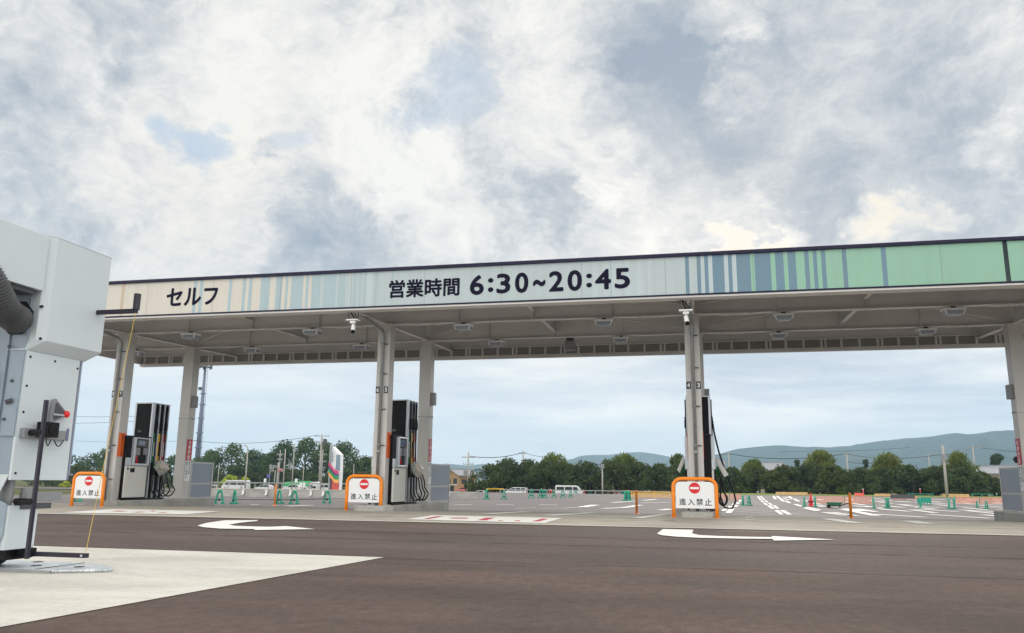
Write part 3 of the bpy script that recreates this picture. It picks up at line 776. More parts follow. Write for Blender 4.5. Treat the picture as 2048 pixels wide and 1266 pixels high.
# columns with drain pipe, number plates, warning strips
def vtext(b, s, x, y, ztop, size, step, ax, out, bold=.02):
    """characters one under another; x, y = middle of the column of characters"""
    for i, ch in enumerate(s):
        vs, fs = glyphs(ch, bold)
        xs = [v[0] for v in vs]; ys = [v[1] for v in vs]; w = (max(xs) - min(xs)); h = (max(ys) - min(ys))
        k = size / max(w, h, .6)
        c = Vector((x, y, ztop - step * (i + .5))) + Vector(out) * .004
        a = Vector(ax); mx, my = (max(xs) + min(xs)) / 2, (max(ys) + min(ys)) / 2
        b.add([c + a * ((v[0] - mx) * k) + Vector((0, 0, (v[1] - my) * k)) for v in vs], fs)
H = .19
nums = {0: ('8', '7'), 1: ('6', '5'), 2: ('4', '3'), 3: ('2', '1')}
for i, cx in enumerate(CX):
    for row, (x, y, top) in enumerate(((cx, YC, ZC + .02), (cx + DXB[i], YD, ZD + .02))):
        b = MB(); b.box(x - H, x + H, y - H, y + H, .15 if row == 0 else .15, top)
        b.box(x - .30, x + .30, y - .26, y + .26, .13, .165)
        b.box(x - .24, x + .24, y - .24, y + .24, top - .03, top - .006)
        c = b.build('column', M['column'], ROOF, bev=.012)
        if row == 0:
            p = MB()
            px, py = x, y - H - .075
            p.tube([(x - .02, 19.5, 5.24), (x - .02, 19.62, 5.20), (x - .01, YC - .42, 5.03), (px, py - .03, 4.96), (px, py, 4.88), (px, py, .15)], .043, 10)
            for zz in (.75, 1.75, 2.75, 3.75, 4.6): p.tube([(px, py, zz), (px, py, zz + .05)], .052, 10)
            p.tube([(px, py, 1.55), (px, py, 1.66)], .05, 10)
            p.build('drain_pipe', M['galv'], c, smooth=True)
            for zz in (.75, 1.75, 2.75, 3.75, 4.6):
                q = MB(); q.box(x + .03, x + .15, y - H - .035, y - H - .012, zz + .012, zz + .038); q.box(px - .01, px + .01, y - H - .06, y - H + .01, zz + .015, zz + .035); q.build('pipe_clamp', M['dgrey'], c)
            for s, d in ((-1, nums[i][0]), (1, nums[i][1])):
                q = MB(); q.mat(0).box(x + s * .125 - .06, x + s * .125 + .06, y - H - .010, y - H - .001, 3.23, 3.42)
                q.mat(1).text(d, (x + s * .125 - .036, y - H - .013, 3.265), X_, Z_, (.072, .12), .02)
                q.build('number_plate', [mat('plate_dark', srgb(20, 40, 48), .4), M['white']], c)
        for s in (-1, 1):
            q = MB(); xx = x + s * (H + .004); ax = (0, s, 0); out = (s, 0, 0)
            if row == 0:
                q.mat(0).box(min(xx, xx + s * .006), max(xx, xx + s * .006), y - .17, y + .17, 1.44, 2.15)
                q.mat(1); vtext(q, '給油中エンジン停止', xx + s * .006, y, 2.12, .072, .074, ax, out, .03)
                q.build('notice_strip', [M['orange_st'], M['ink']], c)
            else:
                q.mat(0).box(min(xx, xx + s * .006), max(xx, xx + s * .006), y - .15, y + .15, 1.42, 2.13)
                q.mat(1); vtext(q, '火気厳禁', xx + s * .006, y, 2.11, .16, .172, ax, out, .03)
                q.build('notice_strip', [M['red_st'], M['white']], c)
                q = MB(); q.mat(0).box(min(xx, xx + s * .006), max(xx, xx + s * .006), y - .15, y + .15, .72, 1.41)
                q.mat(1); vtext(q, 'ガソリンの', xx + s * .006, y + s * .07, 1.39, .085, .088, ax, out, .03); vtext(q, '容器への注入', xx + s * .006, y - s * .07, 1.39, .085, .095, ax, out, .03)
                q.build('notice_strip', [M['white'], M['ink']], c)
        if row == 1:
            s = 1 if i < 3 else -1
            q = MB(); q.box(x + s * H if s > 0 else x - H - .14, x + H + .14 if s > 0 else x - H, y - .12, y + .08, 3.22, 3.62); q.build('junction_box', M['grey'], c, bev=.008)
            q = MB(); q.box(x - H - .012, x + H + .012, y - H - .012, y + H + .012, 2.83, 2.85); q.tube([(x + s * (H + .02), y, 2.84), (x + s * (H + .07), y, 2.86)], .02, 8); q.build('cable_band', M['galv'], c)

# floodlights hung under the long beams
LIGHTS = []
def canopy_light(loc, label):
    t = thing('canopy_light', loc, label, 'light', 'floodlights under the canopy beams')
    x, y, z = loc
    b = MB()
    w, d, h = .25, .17, .075
    top = [(x - w, y - d, z + h), (x + w, y - d, z + h), (x + w, y + d, z + h), (x - w, y + d, z + h)]
    def ringpts(f, zz): return [(x - w * f - .0, y - d * f, zz), (x + w * f, y - d * f, zz), (x + w * f, y + d * f, zz), (x - w * f, y + d * f, zz)]
    r0, r1, r2 = ringpts(1.0, z + h), ringpts(1.0, z + h - .04), ringpts(.78, z - h)
    vs = r0 + r1 + r2; fs = [(0, 1, 2, 3)]
    for a in (0, 4): fs += [(a + i, a + (i + 1) % 4, a + 4 + (i + 1) % 4, a + 4 + i) for i in range(4)]
    b.add(vs, fs); b.build('housing', M['white'], t, bev=.008)
    b = MB(); g = .84
    for i in range(4):                       # glazed sides, proud of the housing
        a, c_ = Vector(r1[i]), Vector(r1[(i + 1) % 4]); e, f = Vector(r2[i]), Vector(r2[(i + 1) % 4])
        n = (c_ - a).cross(e - a).normalized(); m_ = (a + c_ + e + f) / 4
        if n.dot(m_ - Vector((x, y, z))) < 0: n = -n
        b.poly([m_ + (v - m_) * g + n * .004 for v in (a, c_, f, e)])
    b.poly([(x - w * .66, y - d * .64, z - h - .004), (x + w * .66, y - d * .64, z - h - .004), (x + w * .66, y + d * .64, z - h - .004), (x - w * .66, y + d * .64, z - h - .004)])
    b.build('lens', M['screen'], t)
    b = MB(); b.box(x - .05, x + .05, y - .03, y + .03, z + h, z + h + .07); b.box(x - .03, x + .06, y - .05, y + .02, z + h + .02, z + h + .055); b.build('bracket', M['dgrey'], t)
LF = [(382, 670, 'floodlight on the front beam nearest the car wash'), (625, 660, 'floodlight on the front beam just left of the column numbered 5'), (927, 651, 'floodlight on the front beam just right of the column numbered 5'),
      (1208, 641, 'floodlight on the front beam left of the column numbered 3'), (1567, 630, 'floodlight on the front beam right of the column numbered 3'), (1906, 618, 'floodlight on the front beam nearest the right edge')]
LB = [(272, 706, 'floodlight on the back beam partly behind the column numbered 7'), (505, 699, 'floodlight on the back beam above the telecom mast'), (723, 691, 'floodlight on the back beam tucked left of the column numbered 5'),
      (993, 685, 'floodlight on the back beam above the hedge and the tiled house'), (1242, 677, 'floodlight on the back beam left of the column numbered 3'), (1557, 670, 'floodlight on the back beam right of the column numbered 3'), (1852, 661, 'floodlight on the back beam nearest the right edge')]
for x, y, l in LF: p = onY(x, y, YC); canopy_light((p.x, YC, ZC - .145), 'white box ' + l)
for x, y, l in LB: p = onY(x, y, YD); canopy_light((p.x, YD, ZD - .145), 'white box ' + l)

# two surveillance cameras on droppers at the front ends of the cross beams
for px, lab in (((706, 650), 'white surveillance camera hanging under the fascia left of the column numbered 5'), ((1372, 632), 'white surveillance camera hanging in front of the column numbered 3')):
    p = onY(*px, 19.30); x, y, z = p
    t = thing('surveillance_camera', (x, y, z + .3), lab, 'camera', 'cameras under the fascia')
    b = MB(); b.tube([(x - .13, y, z + .12), (x - .13, y, 5.13)], .012, 6); b.tube([(x + .13, y, z + .12), (x + .13, y, 5.13)], .012, 6); b.build('hanger', M['dgrey'], t)
    b = MB(); b.box(x - .16, x + .16, y - .1, y + .1, z + .11, z + .145); b.box(x - .07, x + .07, y - .06, y + .06, z + .04, z + .11); b.build('base', M['white'], t, bev=.006)
    b = MB(); b.tube([(x, y, z + .05), (x + .01, y, z - .02)], .022, 8); b.build('arm', M['white'], t)
    b = MB(); b.tube([(x - .005, y + .05, z + .0), (x + .02, y - .03, z - .16)], .055, 12); b.build('body', M['white'], t, smooth=False, bev=.006)
    b = MB(); b.tube([(x + .02, y - .03, z - .16), (x + .028, y - .052, z - .205)], .05, 12); b.build('lens', M['black'], t)
    b = MB(); b.tube([(x - .08, y, 5.12), (x - .06, y + .03, z + .3), (x + .05, y, z + .14)], .018, 6); b.tube([(x - .15, y, 5.12), (x - .02, y + .05, z + .35), (x + .08, y + .05, z + .2), (x + .04, y, z + .13)], .014, 6); b.build('cable', M['black'], t)
p = onY(1140, 690, YD + .3); x, y, z = p
t = thing('ceiling_speaker', (x, y, z), 'grey speaker box hanging from the back beam at mid bay', 'speaker')
b = MB(); b.box(x - .15, x + .15, y - .12, y + .12, z - .14, z + .12); b.build('body', M['grey'], t, bev=.012)
b = MB(); b.box(x - .12, x + .12, y - .02, y + .02, z + .12, 5.40); b.build('bracket', M['dgrey'], t)
b = MB(); b.tube([(x, y, z - .17), (x, y, z - .14)], .2, 14); b.build('flare', M['grey'], t)

# ================================================================== PUMP ISLANDS AND PUMPS
ISL = ['low grey concrete island under the pump beside the car wash', 'low grey concrete island under the pump with the bagged nozzles', 'low grey concrete island behind the barrier below the 4 and 3 plates', 'low grey concrete island beside the screen at the right edge']
for i, cx in enumerate(CX):
    b = MB(); x = cx; n = 7; w = .58
    pts = [(x - w, 26.3, -.25), (x - w, 21.05 + .2, -.25), (x - w + .2, 21.05, -.25), (x + w - .2, 21.05, -.25), (x + w, 21.05 + .2, -.25), (x + w, 26.3, -.25)]
    b.prism(pts, (0, 0, .40))
    o = b.build('pump_island', M['conc'], None, root=(cx, 23.6, 0), bev=.02); tag(o, ISL[i], 'kerb island', 'concrete pump islands')

def crumple(b, c, rx, ry, rz, seed):
    """a plastic bag pulled over a nozzle: an uneven, creased sack"""
    from mathutils import noise as mn
    k = len(b.v); b.ball((0, 0, 0), 1, 22); off = Vector((seed * 3.1, 1.7, seed))
    for i in range(k, len(b.v)):
        v = Vector(b.v[i]); f = 1 + .38 * mn.noise(v * 1.7 + off) + .22 * (abs(mn.noise(v * 4.3 + off)) * 2 - .5) + .08 * mn.noise(v * 11 + off)
        taper = .55 + .45 * min(1, (v.z + 1.1))            # gathered towards the bottom
        b.v[i] = (c[0] + v.x * rx * f * taper + .05 * (-v.z if c[0] > -99 else 0), c[1] + v.y * ry * f * taper, c[2] + v.z * rz * (1 + .15 * mn.noise(v * 2.2 + off)))
M['bag'] = mat('clear_plastic_bag', srgb(196, 196, 192), 0.3, alpha=0.6, spec=0.5, bump=0.9, bscale=22)

def pump(cx, label, bag):
    t = thing('fuel_pump', (cx, 22.6, .15), label, 'fuel pump', 'fuel pumps on the islands')
    x = cx; z0 = .15
    b = MB(); b.box(x - .36, x + .36, 21.74, 23.72, z0, z0 + .05); b.build('plinth', M['black'], t)
    # low payment cabinet
    b = MB(); b.box(x - .28, x + .28, 21.78, 22.80, z0 + .05, 2.06); b.build('cabinet', M['blackgloss'], t, bev=.008)
    b = MB(); b.box(x - .30, x + .30, 21.76, 22.81, 2.06, 2.085); b.build('cabinet_top', M['navy'], t)
    # tall hose tower: black ends, silver corner trims
    b = MB(); b.box(x - .27, x + .27, 22.83, 23.66, z0 + .05, 3.15); b.build('tower', M['blackgloss'], t, bev=.006)
    b = MB()
    for s in (-1, 1): b.box(x + s * .30 - .03, x + s * .30 + .03, 22.81, 22.90, 2.086, 3.15)
    b.box(x - .33, x + .33, 22.805, 23.69, 3.15, 3.18); b.build('tower_trim', M['silver'], t, bev=.004)
    b = MB(); b.mat(0).box(x - .17, x - .05, 22.824, 22.829, 2.24, 2.31); b.build('tower_badge', M['dgrey'], t)
    for s in (-1, 1):
        X = lambda d: x + s * d
        bx = lambda q, a, c, y0, y1, z_0, z_1: q.box(min(X(a), X(c)), max(X(a), X(c)), y0, y1, z_0, z_1)
        # white lower panel and the payment terminal over it
        b = MB(); bx(b, .281, .335, 21.80, 22.79, z0 + .08, 1.17); b.build('lower_panel', M['offwhite'], t, bev=.008)
        b = MB(); bx(b, .336, .340, 21.86, 21.92, 1.05, 1.12); bx(b, .336, .341, 22.0, 22.2, .98, 1.11); b.build('panel_plate', M['black'], t)
        b = MB(); bx(b, .281, .345, 21.80, 22.02, 1.18, 1.42); b.build('shoulder', M['silver'], t, bev=.006)
        b = MB()
        ya, yb, za, zb = 22.03, 22.79, 1.18, 2.04                    # a silver frame round a dark recess
        for q in ((ya, ya + .09, za, zb), (yb - .07, yb, za, zb), (ya + .09, yb - .07, zb - .04, zb), (ya + .09, yb - .07, za, za + .07)): bx(b, .281, .385, *q)
        term = b.build('terminal', M['silver'], t, bev=.012)
        b = MB(); bx(b, .281, .30, ya + .09, yb - .07, za + .07, zb - .04); b.build('recess', M['black'], term)
        b = MB(); bx(b, .301, .36, ya + .11, yb - .10, 1.76, 1.985); b.build('display_housing', M['dgrey'], term, bev=.006)
        b = MB(); bx(b, .361, .364, ya + .20, yb - .24, 1.81, 1.95); b.build('display', mat('display_glass', srgb(120, 134, 150) if not bag else srgb(38, 58, 92), .15), term)
        b = MB(); bx(b, .301, .355, ya + .12, ya + .34, 1.50, 1.73); b.build('card_reader', M['grey'], term, bev=.008)
        b = MB(); bx(b, .301, .37, yb - .26, yb - .10, 1.52, 1.74); b.build('keypad', M['grey'], term, bev=.008)
        b = MB(); b.tube([(X(.34), ya + .20, 1.34), (X(.36), ya + .16, 1.42), (X(.33), ya + .22, 1.47)], .022, 8); b.tube([(X(.33), ya + .24, 1.28), (X(.36), ya + .2, 1.34)], .03, 8); b.build('receipt_slot', M['red'], term)
        # hose bay: silver mullions between three black channels, grade strips, nozzles, hoses
        b = MB()
        for yy in (22.90, 23.15, 23.40, 23.62): bx(b, .271, .325, yy, yy + .05, z0 + .05, 3.149)
        b.build('mullion', M['silver'], t, bev=.004)
        for k, (yy, cm) in enumerate(((23.05, 'green'), (23.30, 'yellow'), (23.53, 'red_st'))):
            b = MB(); bx(b, .271, .312, yy - .085, yy + .085, 1.30, 2.22); g = b.build('grade_strip', M[cm], t)
            b = MB(); bx(b, .3125, .315, yy - .03, yy + .03, 1.5, 1.95); b.build('grade_lettering', M['ink'] if cm == 'yellow' else M['white'], g)
            b = MB(); bx(b, .271, .40, yy - .075, yy + .075, .92, 1.28); hold = b.build('nozzle_boot', M['black'], t, bev=.015)
            hx = X(.345); out = X(.62 + .05 * k); ym = yy + .12
            loop = [(hx, yy, 3.10), (hx, yy, 2.60), (hx, yy, 1.9), (X(.36), yy, 1.3), (X(.43), yy - .05, .8), (X(.45), yy - .10, .45)]
            for a in range(0, 9):
                an = math.pi * a / 8
                loop.append((X(.56 - .11 * math.cos(an) + .02 * k), yy - .10 + .32 * (a / 8), .45 - .20 * math.sin(an)))
            loop += [(X(.60), yy + .22, .62), (X(.58), yy + .2, .82), (X(.54), yy + .14, .98), (X(.50), yy + .08, 1.06)]
            b = MB(); b.tube(loop, .021, 8); h = b.build('hose', M['rubber'], t, smooth=True)
            b = MB(); b.tube([(hx, yy, 2.32), (hx, yy, 2.36), (hx, yy, 2.52), (hx, yy, 2.58)], [.028, .045, .045, .028], 10); b.tube([(hx, yy, 2.585), (hx, yy, 2.62)], .04, 8); b.build('swivel', M['black'], h)
            b = MB()
            b.tube([(X(.50), yy + .08, 1.04), (X(.47), yy + .04, 1.16), (X(.42), yy, 1.24), (X(.36), yy - .02, 1.22)], [.03, .04, .045, .02], 10)
            b.tube([(X(.52), yy + .05, 1.10), (X(.55), yy, 1.20), (X(.46), yy - .03, 1.27)], .012, 6)
            b.build('nozzle', M[cm] if cm != 'yellow' else M['yellow'], t, smooth=True)
        b = MB(); crumple(b, (X(.50), 23.25, 1.14), .16, .30, .24, int(abs(cx)) + s); (b.build('nozzle_bag', M['bag'], t) if abs(cx) > 1 else None)
        if abs(cx) < 1:
            b = MB(); b.prism([(X(.38), 22.95, 1.46), (X(.46), 22.95, 1.54), (X(.74 if s > 0 else .62), 22.95, 1.06 if s > 0 else 1.18), (X(.62 if s > 0 else .55), 22.95, .99 if s > 0 else 1.09)], (0, .2, 0)); b.build('nozzle_sleeve', M['offwhite'], t, bev=.02)
            if s > 0: b = MB(); b.tube([(X(.33), 23.0, 2.75), (X(.37), 22.98, 2.5), (X(.40), 22.98, 2.2), (X(.50), 23.0, 1.7), (X(.66), 23.05, 1.15), (X(.86), 23.1, .62), (X(.90), 23.1, .38), (X(.80), 23.1, .18), (X(.60), 23.1, .2), (X(.5), 23.1, .5), (X(.55), 23.1, .9)], .024, 8); b.build('hose', M['rubber'], t, smooth=True)
    return t
pump(CX[0], 'black and silver fuel pump beside the car wash, its display lit pale grey', 0)
pump(CX[1], 'black and silver fuel pump in the middle with cloudy plastic bags over its nozzles', 1)
pump(CX[2] + .10, 'fuel pump seen end-on behind the column numbered 3, hose slung out right', 1)

# frosted screens across the ends of the islands
SCR = ['grey framed screen panel at the back of the island beside the car wash', 'grey framed screen panel right of the pump with bagged nozzles', 'grey framed screen panel at the back of the island below the 4 and 3 plates', 'grey framed screen panel cut by the right edge of the picture']
for i, cx in enumerate(CX):
    y0, y1 = 25.55, (26.83, 28.05, 27.6, 27.2)[i]
    if i == 3: y0 = 23.6; y1 = 27.2
    zb = gz(y1) - .04; zt = 1.38; x = cx + (.03 if i < 3 else 0)
    t = thing('screen_panel', (x, (y0 + y1) / 2, 0), SCR[i], 'screen', 'framed screens on the island ends')
    for yy in (y0, y1): b = MB(); b.box(x - .03, x + .03, yy - .03, yy + .03, gz(yy) - .04 if i < 3 else zb, zt); b.build('post', M['alu'], t, bev=.004)
    zm = .63
    for z_0 in (zt - .05, zm - .025, .12): b = MB(); b.box(x - .022, x + .022, y0 + .031, y1 - .031, z_0, z_0 + .05); b.build('rail', M['alu'], t)
    for z_0, z_1 in ((.171, zm - .026), (zm + .026, zt - .051)): b = MB(); b.box(x - .006, x + .006, y0 + .032, y1 - .032, z_0, z_1); b.build('pane', M['screen'], t)

# ------------------------------------------------------------------ orange hoop barriers with the no entry signs
def hoop(x, y, label, w=1.10, h=.98):
    t = thing('hoop_barrier', (x, y, 0), label, 'barrier', 'orange hoop barriers in front of the islands')
    r = .20; hw = w / 2 - .045
    pts = [(x - hw, y, -.02), (x - hw, y, .3), (x - hw, y, h - .045 - r)]
    for a in range(1, 9): an = math.pi / 2 * a / 8; pts.append((x - hw + r - r * math.cos(an), y, h - .045 - r + r * math.sin(an)))
    for a in range(0, 8): an = math.pi / 2 * a / 8; pts.append((x + hw - r + r * math.sin(an), y, h - .045 - r + r * math.cos(an)))
    pts += [(x + hw, y, h - .045 - r), (x + hw, y, .3), (x + hw, y, -.02)]
    b = MB(); b.tube(pts, .045, 16); b.build('hoop', M['orange'], t, smooth=True)
    pw = hw - .055; z0, z1 = .225, h - .115; rc = .12
    out = [(x - pw, y, z0), (x + pw, y, z0)]
    for a in range(7): an = math.pi / 2 * a / 6; out.append((x + pw - rc + rc * math.cos(an), y, z1 - rc + rc * math.sin(an)))
    for a in range(7): an = math.pi / 2 * a / 6; out.append((x - pw + rc - rc * math.sin(an), y, z1 - rc + rc * math.cos(an)))
    b = MB(); b.prism([(p[0], p[1] - .012, p[2]) for p in out], (0, .02, 0)); pl = b.build('sign_panel', M['white'], t)
    yf = y - .014; cz = .715
    b = MB(); b.mat(0).disc((x, yf, cz), (.135, 0, 0), (0, 0, .135), 40)
    b.mat(1).poly([(x - .105, yf - .002, cz - .026), (x + .105, yf - .002, cz - .026), (x + .105, yf - .002, cz + .026), (x - .105, yf - .002, cz + .026)]); b.build('no_entry_symbol', [M['red'], M['white']], pl)
    b = MB()
    for k, ch in enumerate('進入禁止'):
        b.text(ch, (x - .38 + .205 * k, yf, .30), X_, Z_, (.165, .165 if ch != '入' else .155), .012)
    b.build('sign_lettering', M['ink'], pl)
    for s in (-1, 1): b = MB(); b.tube([(x + s * hw, y, .001), (x + s * hw, y, .012)], .075, 14); b.build('foot_flange', M['orange'], t)
    return t
hoop(-.10, 21.0, 'orange hoop barrier with no entry sign below the columns numbered 4 and 3', 1.13, .985)
hoop(-8.97, 21.35, 'orange hoop barrier with no entry sign left of the pump with bagged nozzles')
hoop(-17.25, 20.75, 'orange hoop barrier with no entry sign partly behind the car wash')

# ------------------------------------------------------------------ orange flexible posts
for (x, yb, yt, lab) in ((1273.5, 1027, 980, 'orange post left of the barrier below the 4 and 3 plates'), (1702.5, 1036.5, 985, 'orange post standing alone in the right half of the picture'), (549, 1011, 969, 'orange post left of the barrier in the middle')):
    p = G(x, yb); top = onY(x, yt, p.y).z; h = top - p.z
    t = thing('bollard_post', p, lab, 'post', 'orange flexible posts')
    b = MB(); b.tube([(p.x, p.y, p.z + .02), (p.x, p.y, p.z + h - .04), (p.x, p.y, p.z + h - .012), (p.x, p.y, p.z + h)], [.042, .040, .032, .01], 14); b.build('tube', M['orange'], t, smooth=True)
    b = MB(); b.tube([(p.x, p.y, p.z), (p.x, p.y, p.z + .025)], [.10, .06], 16); b.build('base', M['orange'], t)

# ================================================================== THE CAR WASH GANTRY
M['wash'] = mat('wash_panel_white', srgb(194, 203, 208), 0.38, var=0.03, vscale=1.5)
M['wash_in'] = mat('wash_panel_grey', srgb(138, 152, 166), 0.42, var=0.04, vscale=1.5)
M['wash_dark'] = mat('wash_edge_purple', srgb(104, 104, 132), 0.4)
M['bar'] = mat('dark_plastic_bar', srgb(30, 26, 44), 0.4)
XG = -5.9
W = thing('car_wash_gantry', (-6.3, 6.7, 0), 'white gate shaped car wash gantry standing on a rail at the left edge', 'car wash')
def wbox(name, x0, x1, y0, y1, z0, z1, m, bev=.0, par=W):
    q = MB(); q.box(x0, x1, y0, y1, z0, z1); return q.build(name, m, par, bev=bev)
# cross bar over the lane, running out of the picture towards the camera's left
b = MB(); b.prism([(XG - .02, 2.2, 2.545), (XG - .02, 2.2, 3.07), (XG - .85, 2.2, 3.07), (XG - .85, 2.2, 2.545)], (0, 4.05, 0)); b.build('cross_bar', M['wash'], W, bev=.006)
wbox('cross_bar_soffit', XG - .80, XG - .06, 2.3, 6.2, 2.50, 2.544, M['dgrey'])
# upper head of the leg: proud box with a chamfered inner edge and a sloping chin
hd = MB()
pr = [(XG - .05, 6.26), (XG, 6.335), (XG, 7.06), (XG - .03, 7.10), (XG - .82, 7.10), (XG - .82, 6.26)]
bt = [(XG - .11, 6.235), (XG - .11, 6.30), (XG - .11, 6.97), (XG - .13, 7.0), (XG - .80, 7.0), (XG - .80, 6.235)]
zt, zm, zb = 3.085, 2.085, 1.985
lo = [2.53, 2.07, 2.09, 2.09, 2.07, 2.53]
lo = [2.085] * 6
vs = [(x, y, zt) for x, y in pr] + [(x, y, l) for (x, y), l in zip(pr, lo)] + [(x, y, zb) for x, y in bt]
n = 6; fs = [tuple(range(n))] + [(i, (i + 1) % n, n + (i + 1) % n, n + i) for i in range(n)] + [(n + i, n + (i + 1) % n, 2 * n + (i + 1) % n, 2 * n + i) for i in range(n)] + [tuple(range(3 * n - 1, 2 * n - 1, -1))]
hd.add(vs, fs); hd.build('leg_head', M['wash'], W, bev=.004)
# middle panel of the leg with a dark folded edge
XM = XG - .10
b = MB(); b.prism([(XM, 6.235, .81), (XM, 6.905, .81), (XM - .025, 6.905, .81), (XM - .025, 6.235, .81)], (0, 0, 1.172)); mp = b.build('front_panel', M['wash'], W)
b = MB(); b.prism([(XM, 6.907, .81), (XM - .045, 6.985, .81), (XM - .075, 6.985, .81), (XM - .03, 6.907, .81)], (0, 0, 1.172)); b.build('folded_edge', M['wash_dark'], W)
b = MB()
for yy, zz in ((6.28, 1.93), (6.58, 1.93), (6.28, 1.42), (6.28, .87), (6.28, 1.66), (6.88, 1.90), (6.28, 1.20)): b.tube([(XM, yy, zz), (XM + .006, yy, zz)], .011, 8)
for yy, zz in ((6.27, 2.40), (6.30, 2.10)): b.tube([(XG - .05, yy, zz), (XG - .02, yy - .01, zz)], .013, 8)
b.build('panel_screw', M['navy'], mp)
# the inside of the leg, facing the lane
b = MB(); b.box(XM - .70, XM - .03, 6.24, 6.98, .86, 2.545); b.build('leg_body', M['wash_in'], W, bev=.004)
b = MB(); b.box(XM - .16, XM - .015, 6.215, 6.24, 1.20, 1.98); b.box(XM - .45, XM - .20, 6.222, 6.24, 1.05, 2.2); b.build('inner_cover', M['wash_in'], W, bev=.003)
b = MB(); b.tube([(XM - .36, 6.17, .9), (XM - .36, 6.17, 1.80)], .055, 14); b.build('guide_tube', mat('pale_blue_tube', srgb(150, 176, 204), .3), W, smooth=True)
b = MB(); b.box(XM - .47, XM - .30, 6.212, 6.24, .80, 1.90); b.build('guide_slot', M['black'], W)
for xx, zz in ((-.10, 1.7), (-.13, 1.35), (-.42, 2.05), (-.55, 1.9), (-.58, 1.65), (-.18, 2.02)): b = MB(); b.tube([(XM + xx, 6.20, zz), (XM + xx, 6.216, zz)], .014, 8); b.build('bolt', M['dgrey'], W)
b = MB()
b.tube([(XM - .48, 6.17, 1.93), (XM - .46, 6.22, 1.95)], .02, 8); b.build('lock', M['dgrey'], W); b = MB(); b.tube([(XM - .11, 6.18, 1.50), (XM - .07, 6.21, 1.52)], .022, 8)
b.build('lock', M['dgrey'], W)
# corrugated duct and its flange
ce = onY(50, 634, 6.19); ce.x = min(ce.x, XM - .14); pts = []; rs = []
pth = [onY(-70, 500, 5.55), onY(-30, 545, 5.66), onY(-6, 590, 5.80), onY(12, 622, 5.95), onY(32, 637, 6.08), ce]
N = 180
for i in range(N):
    u = i / (N - 1) * (len(pth) - 1); k = min(int(u), len(pth) - 2); f = u - k
    p0, p1, p2, p3 = pth[max(k - 1, 0)], pth[k], pth[k + 1], pth[min(k + 2, len(pth) - 1)]
    pts.append(.5 * ((2 * p1) + (p2 - p0) * f + (2 * p0 - 5 * p1 + 4 * p2 - p3) * f * f + (3 * p1 - p0 - 3 * p2 + p3) * f ** 3))
    rs.append(.125 + .009 * math.cos(i * math.pi / 2.0))
b = MB(); b.tube(pts, rs, 20); b.build('corrugated_duct', mat('duct_grey', srgb(66, 68, 72), .65), W, smooth=True)
b = MB(); q = [(ce.x + .165 * math.cos(math.pi / 8 + k * math.pi / 4), 6.205, ce.z + .165 * math.sin(math.pi / 8 + k * math.pi / 4)) for k in range(8)]; b.prism(q, (0, .032, 0)); b.build('duct_flange', M['black'], W)
# bottom of the leg: channel brackets, lower housing, side plate, wheel
b = MB(); b.box(XM - .24, XM - .12, 6.24, 6.42, .60, .86); b.box(XM - .28, XM - .05, 6.30, 6.34, .58, .86); b.build('channel', M['grey'], W, bev=.003)
b = MB(); b.box(XM - .06, XM + .02, 6.42, 6.85, .62, .70); b.tube([(XM - .02, 6.46, .62), (XM - .02, 6.46, .74)], .05, 12); b.build('sensor_arm', M['grey'], W, bev=.004)
b = MB(); b.box(XM - .06, XM + .01, 6.38, 6.74, .55, .60); b.build('sensor_rail', M['dgrey'], W)
b = MB(); b.box(XM - .40, XM, 6.26, 6.60, .20, .585); b.build('lower_housing', M['wash'], W, bev=.006)
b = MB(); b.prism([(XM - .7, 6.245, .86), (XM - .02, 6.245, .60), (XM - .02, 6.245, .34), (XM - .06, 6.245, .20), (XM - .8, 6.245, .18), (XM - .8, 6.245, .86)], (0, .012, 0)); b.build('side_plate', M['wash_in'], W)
b = MB(); b.prism([(XM - .02, 6.23, .86), (XM - .14, 6.23, .86), (XM - .36, 6.23, .30), (XM - .30, 6.23, .30)], (0, .012, 0)); b.build('side_brace', M['wash'], W)
b = MB(); b.box(XM - .42, XM - .10, 6.40, 6.70, .10, .199); b.box(XM - .10, XM + .02, 6.5, 6.62, .12, .199); b.build('wheel_carrier', M['black'], W, bev=.004)
wc = Vector((XM - .44, 6.62, .155))
b = MB(); b.tube([wc + Vector((0, -.07, 0)), wc + Vector((0, -.055, 0)), wc + Vector((0, .055, 0)), wc + Vector((0, .07, 0))], [.105, .125, .125, .105], 28); wh = b.build('wheel', M['rubber'], W)
b = MB(); b.tube([wc + Vector((0, -.078, 0)), wc + Vector((0, -.069, 0))], .06, 16); b.build('hub', mat('rusty_hub', srgb(120, 84, 60), .6, .4, var=.2, vscale=20), wh)
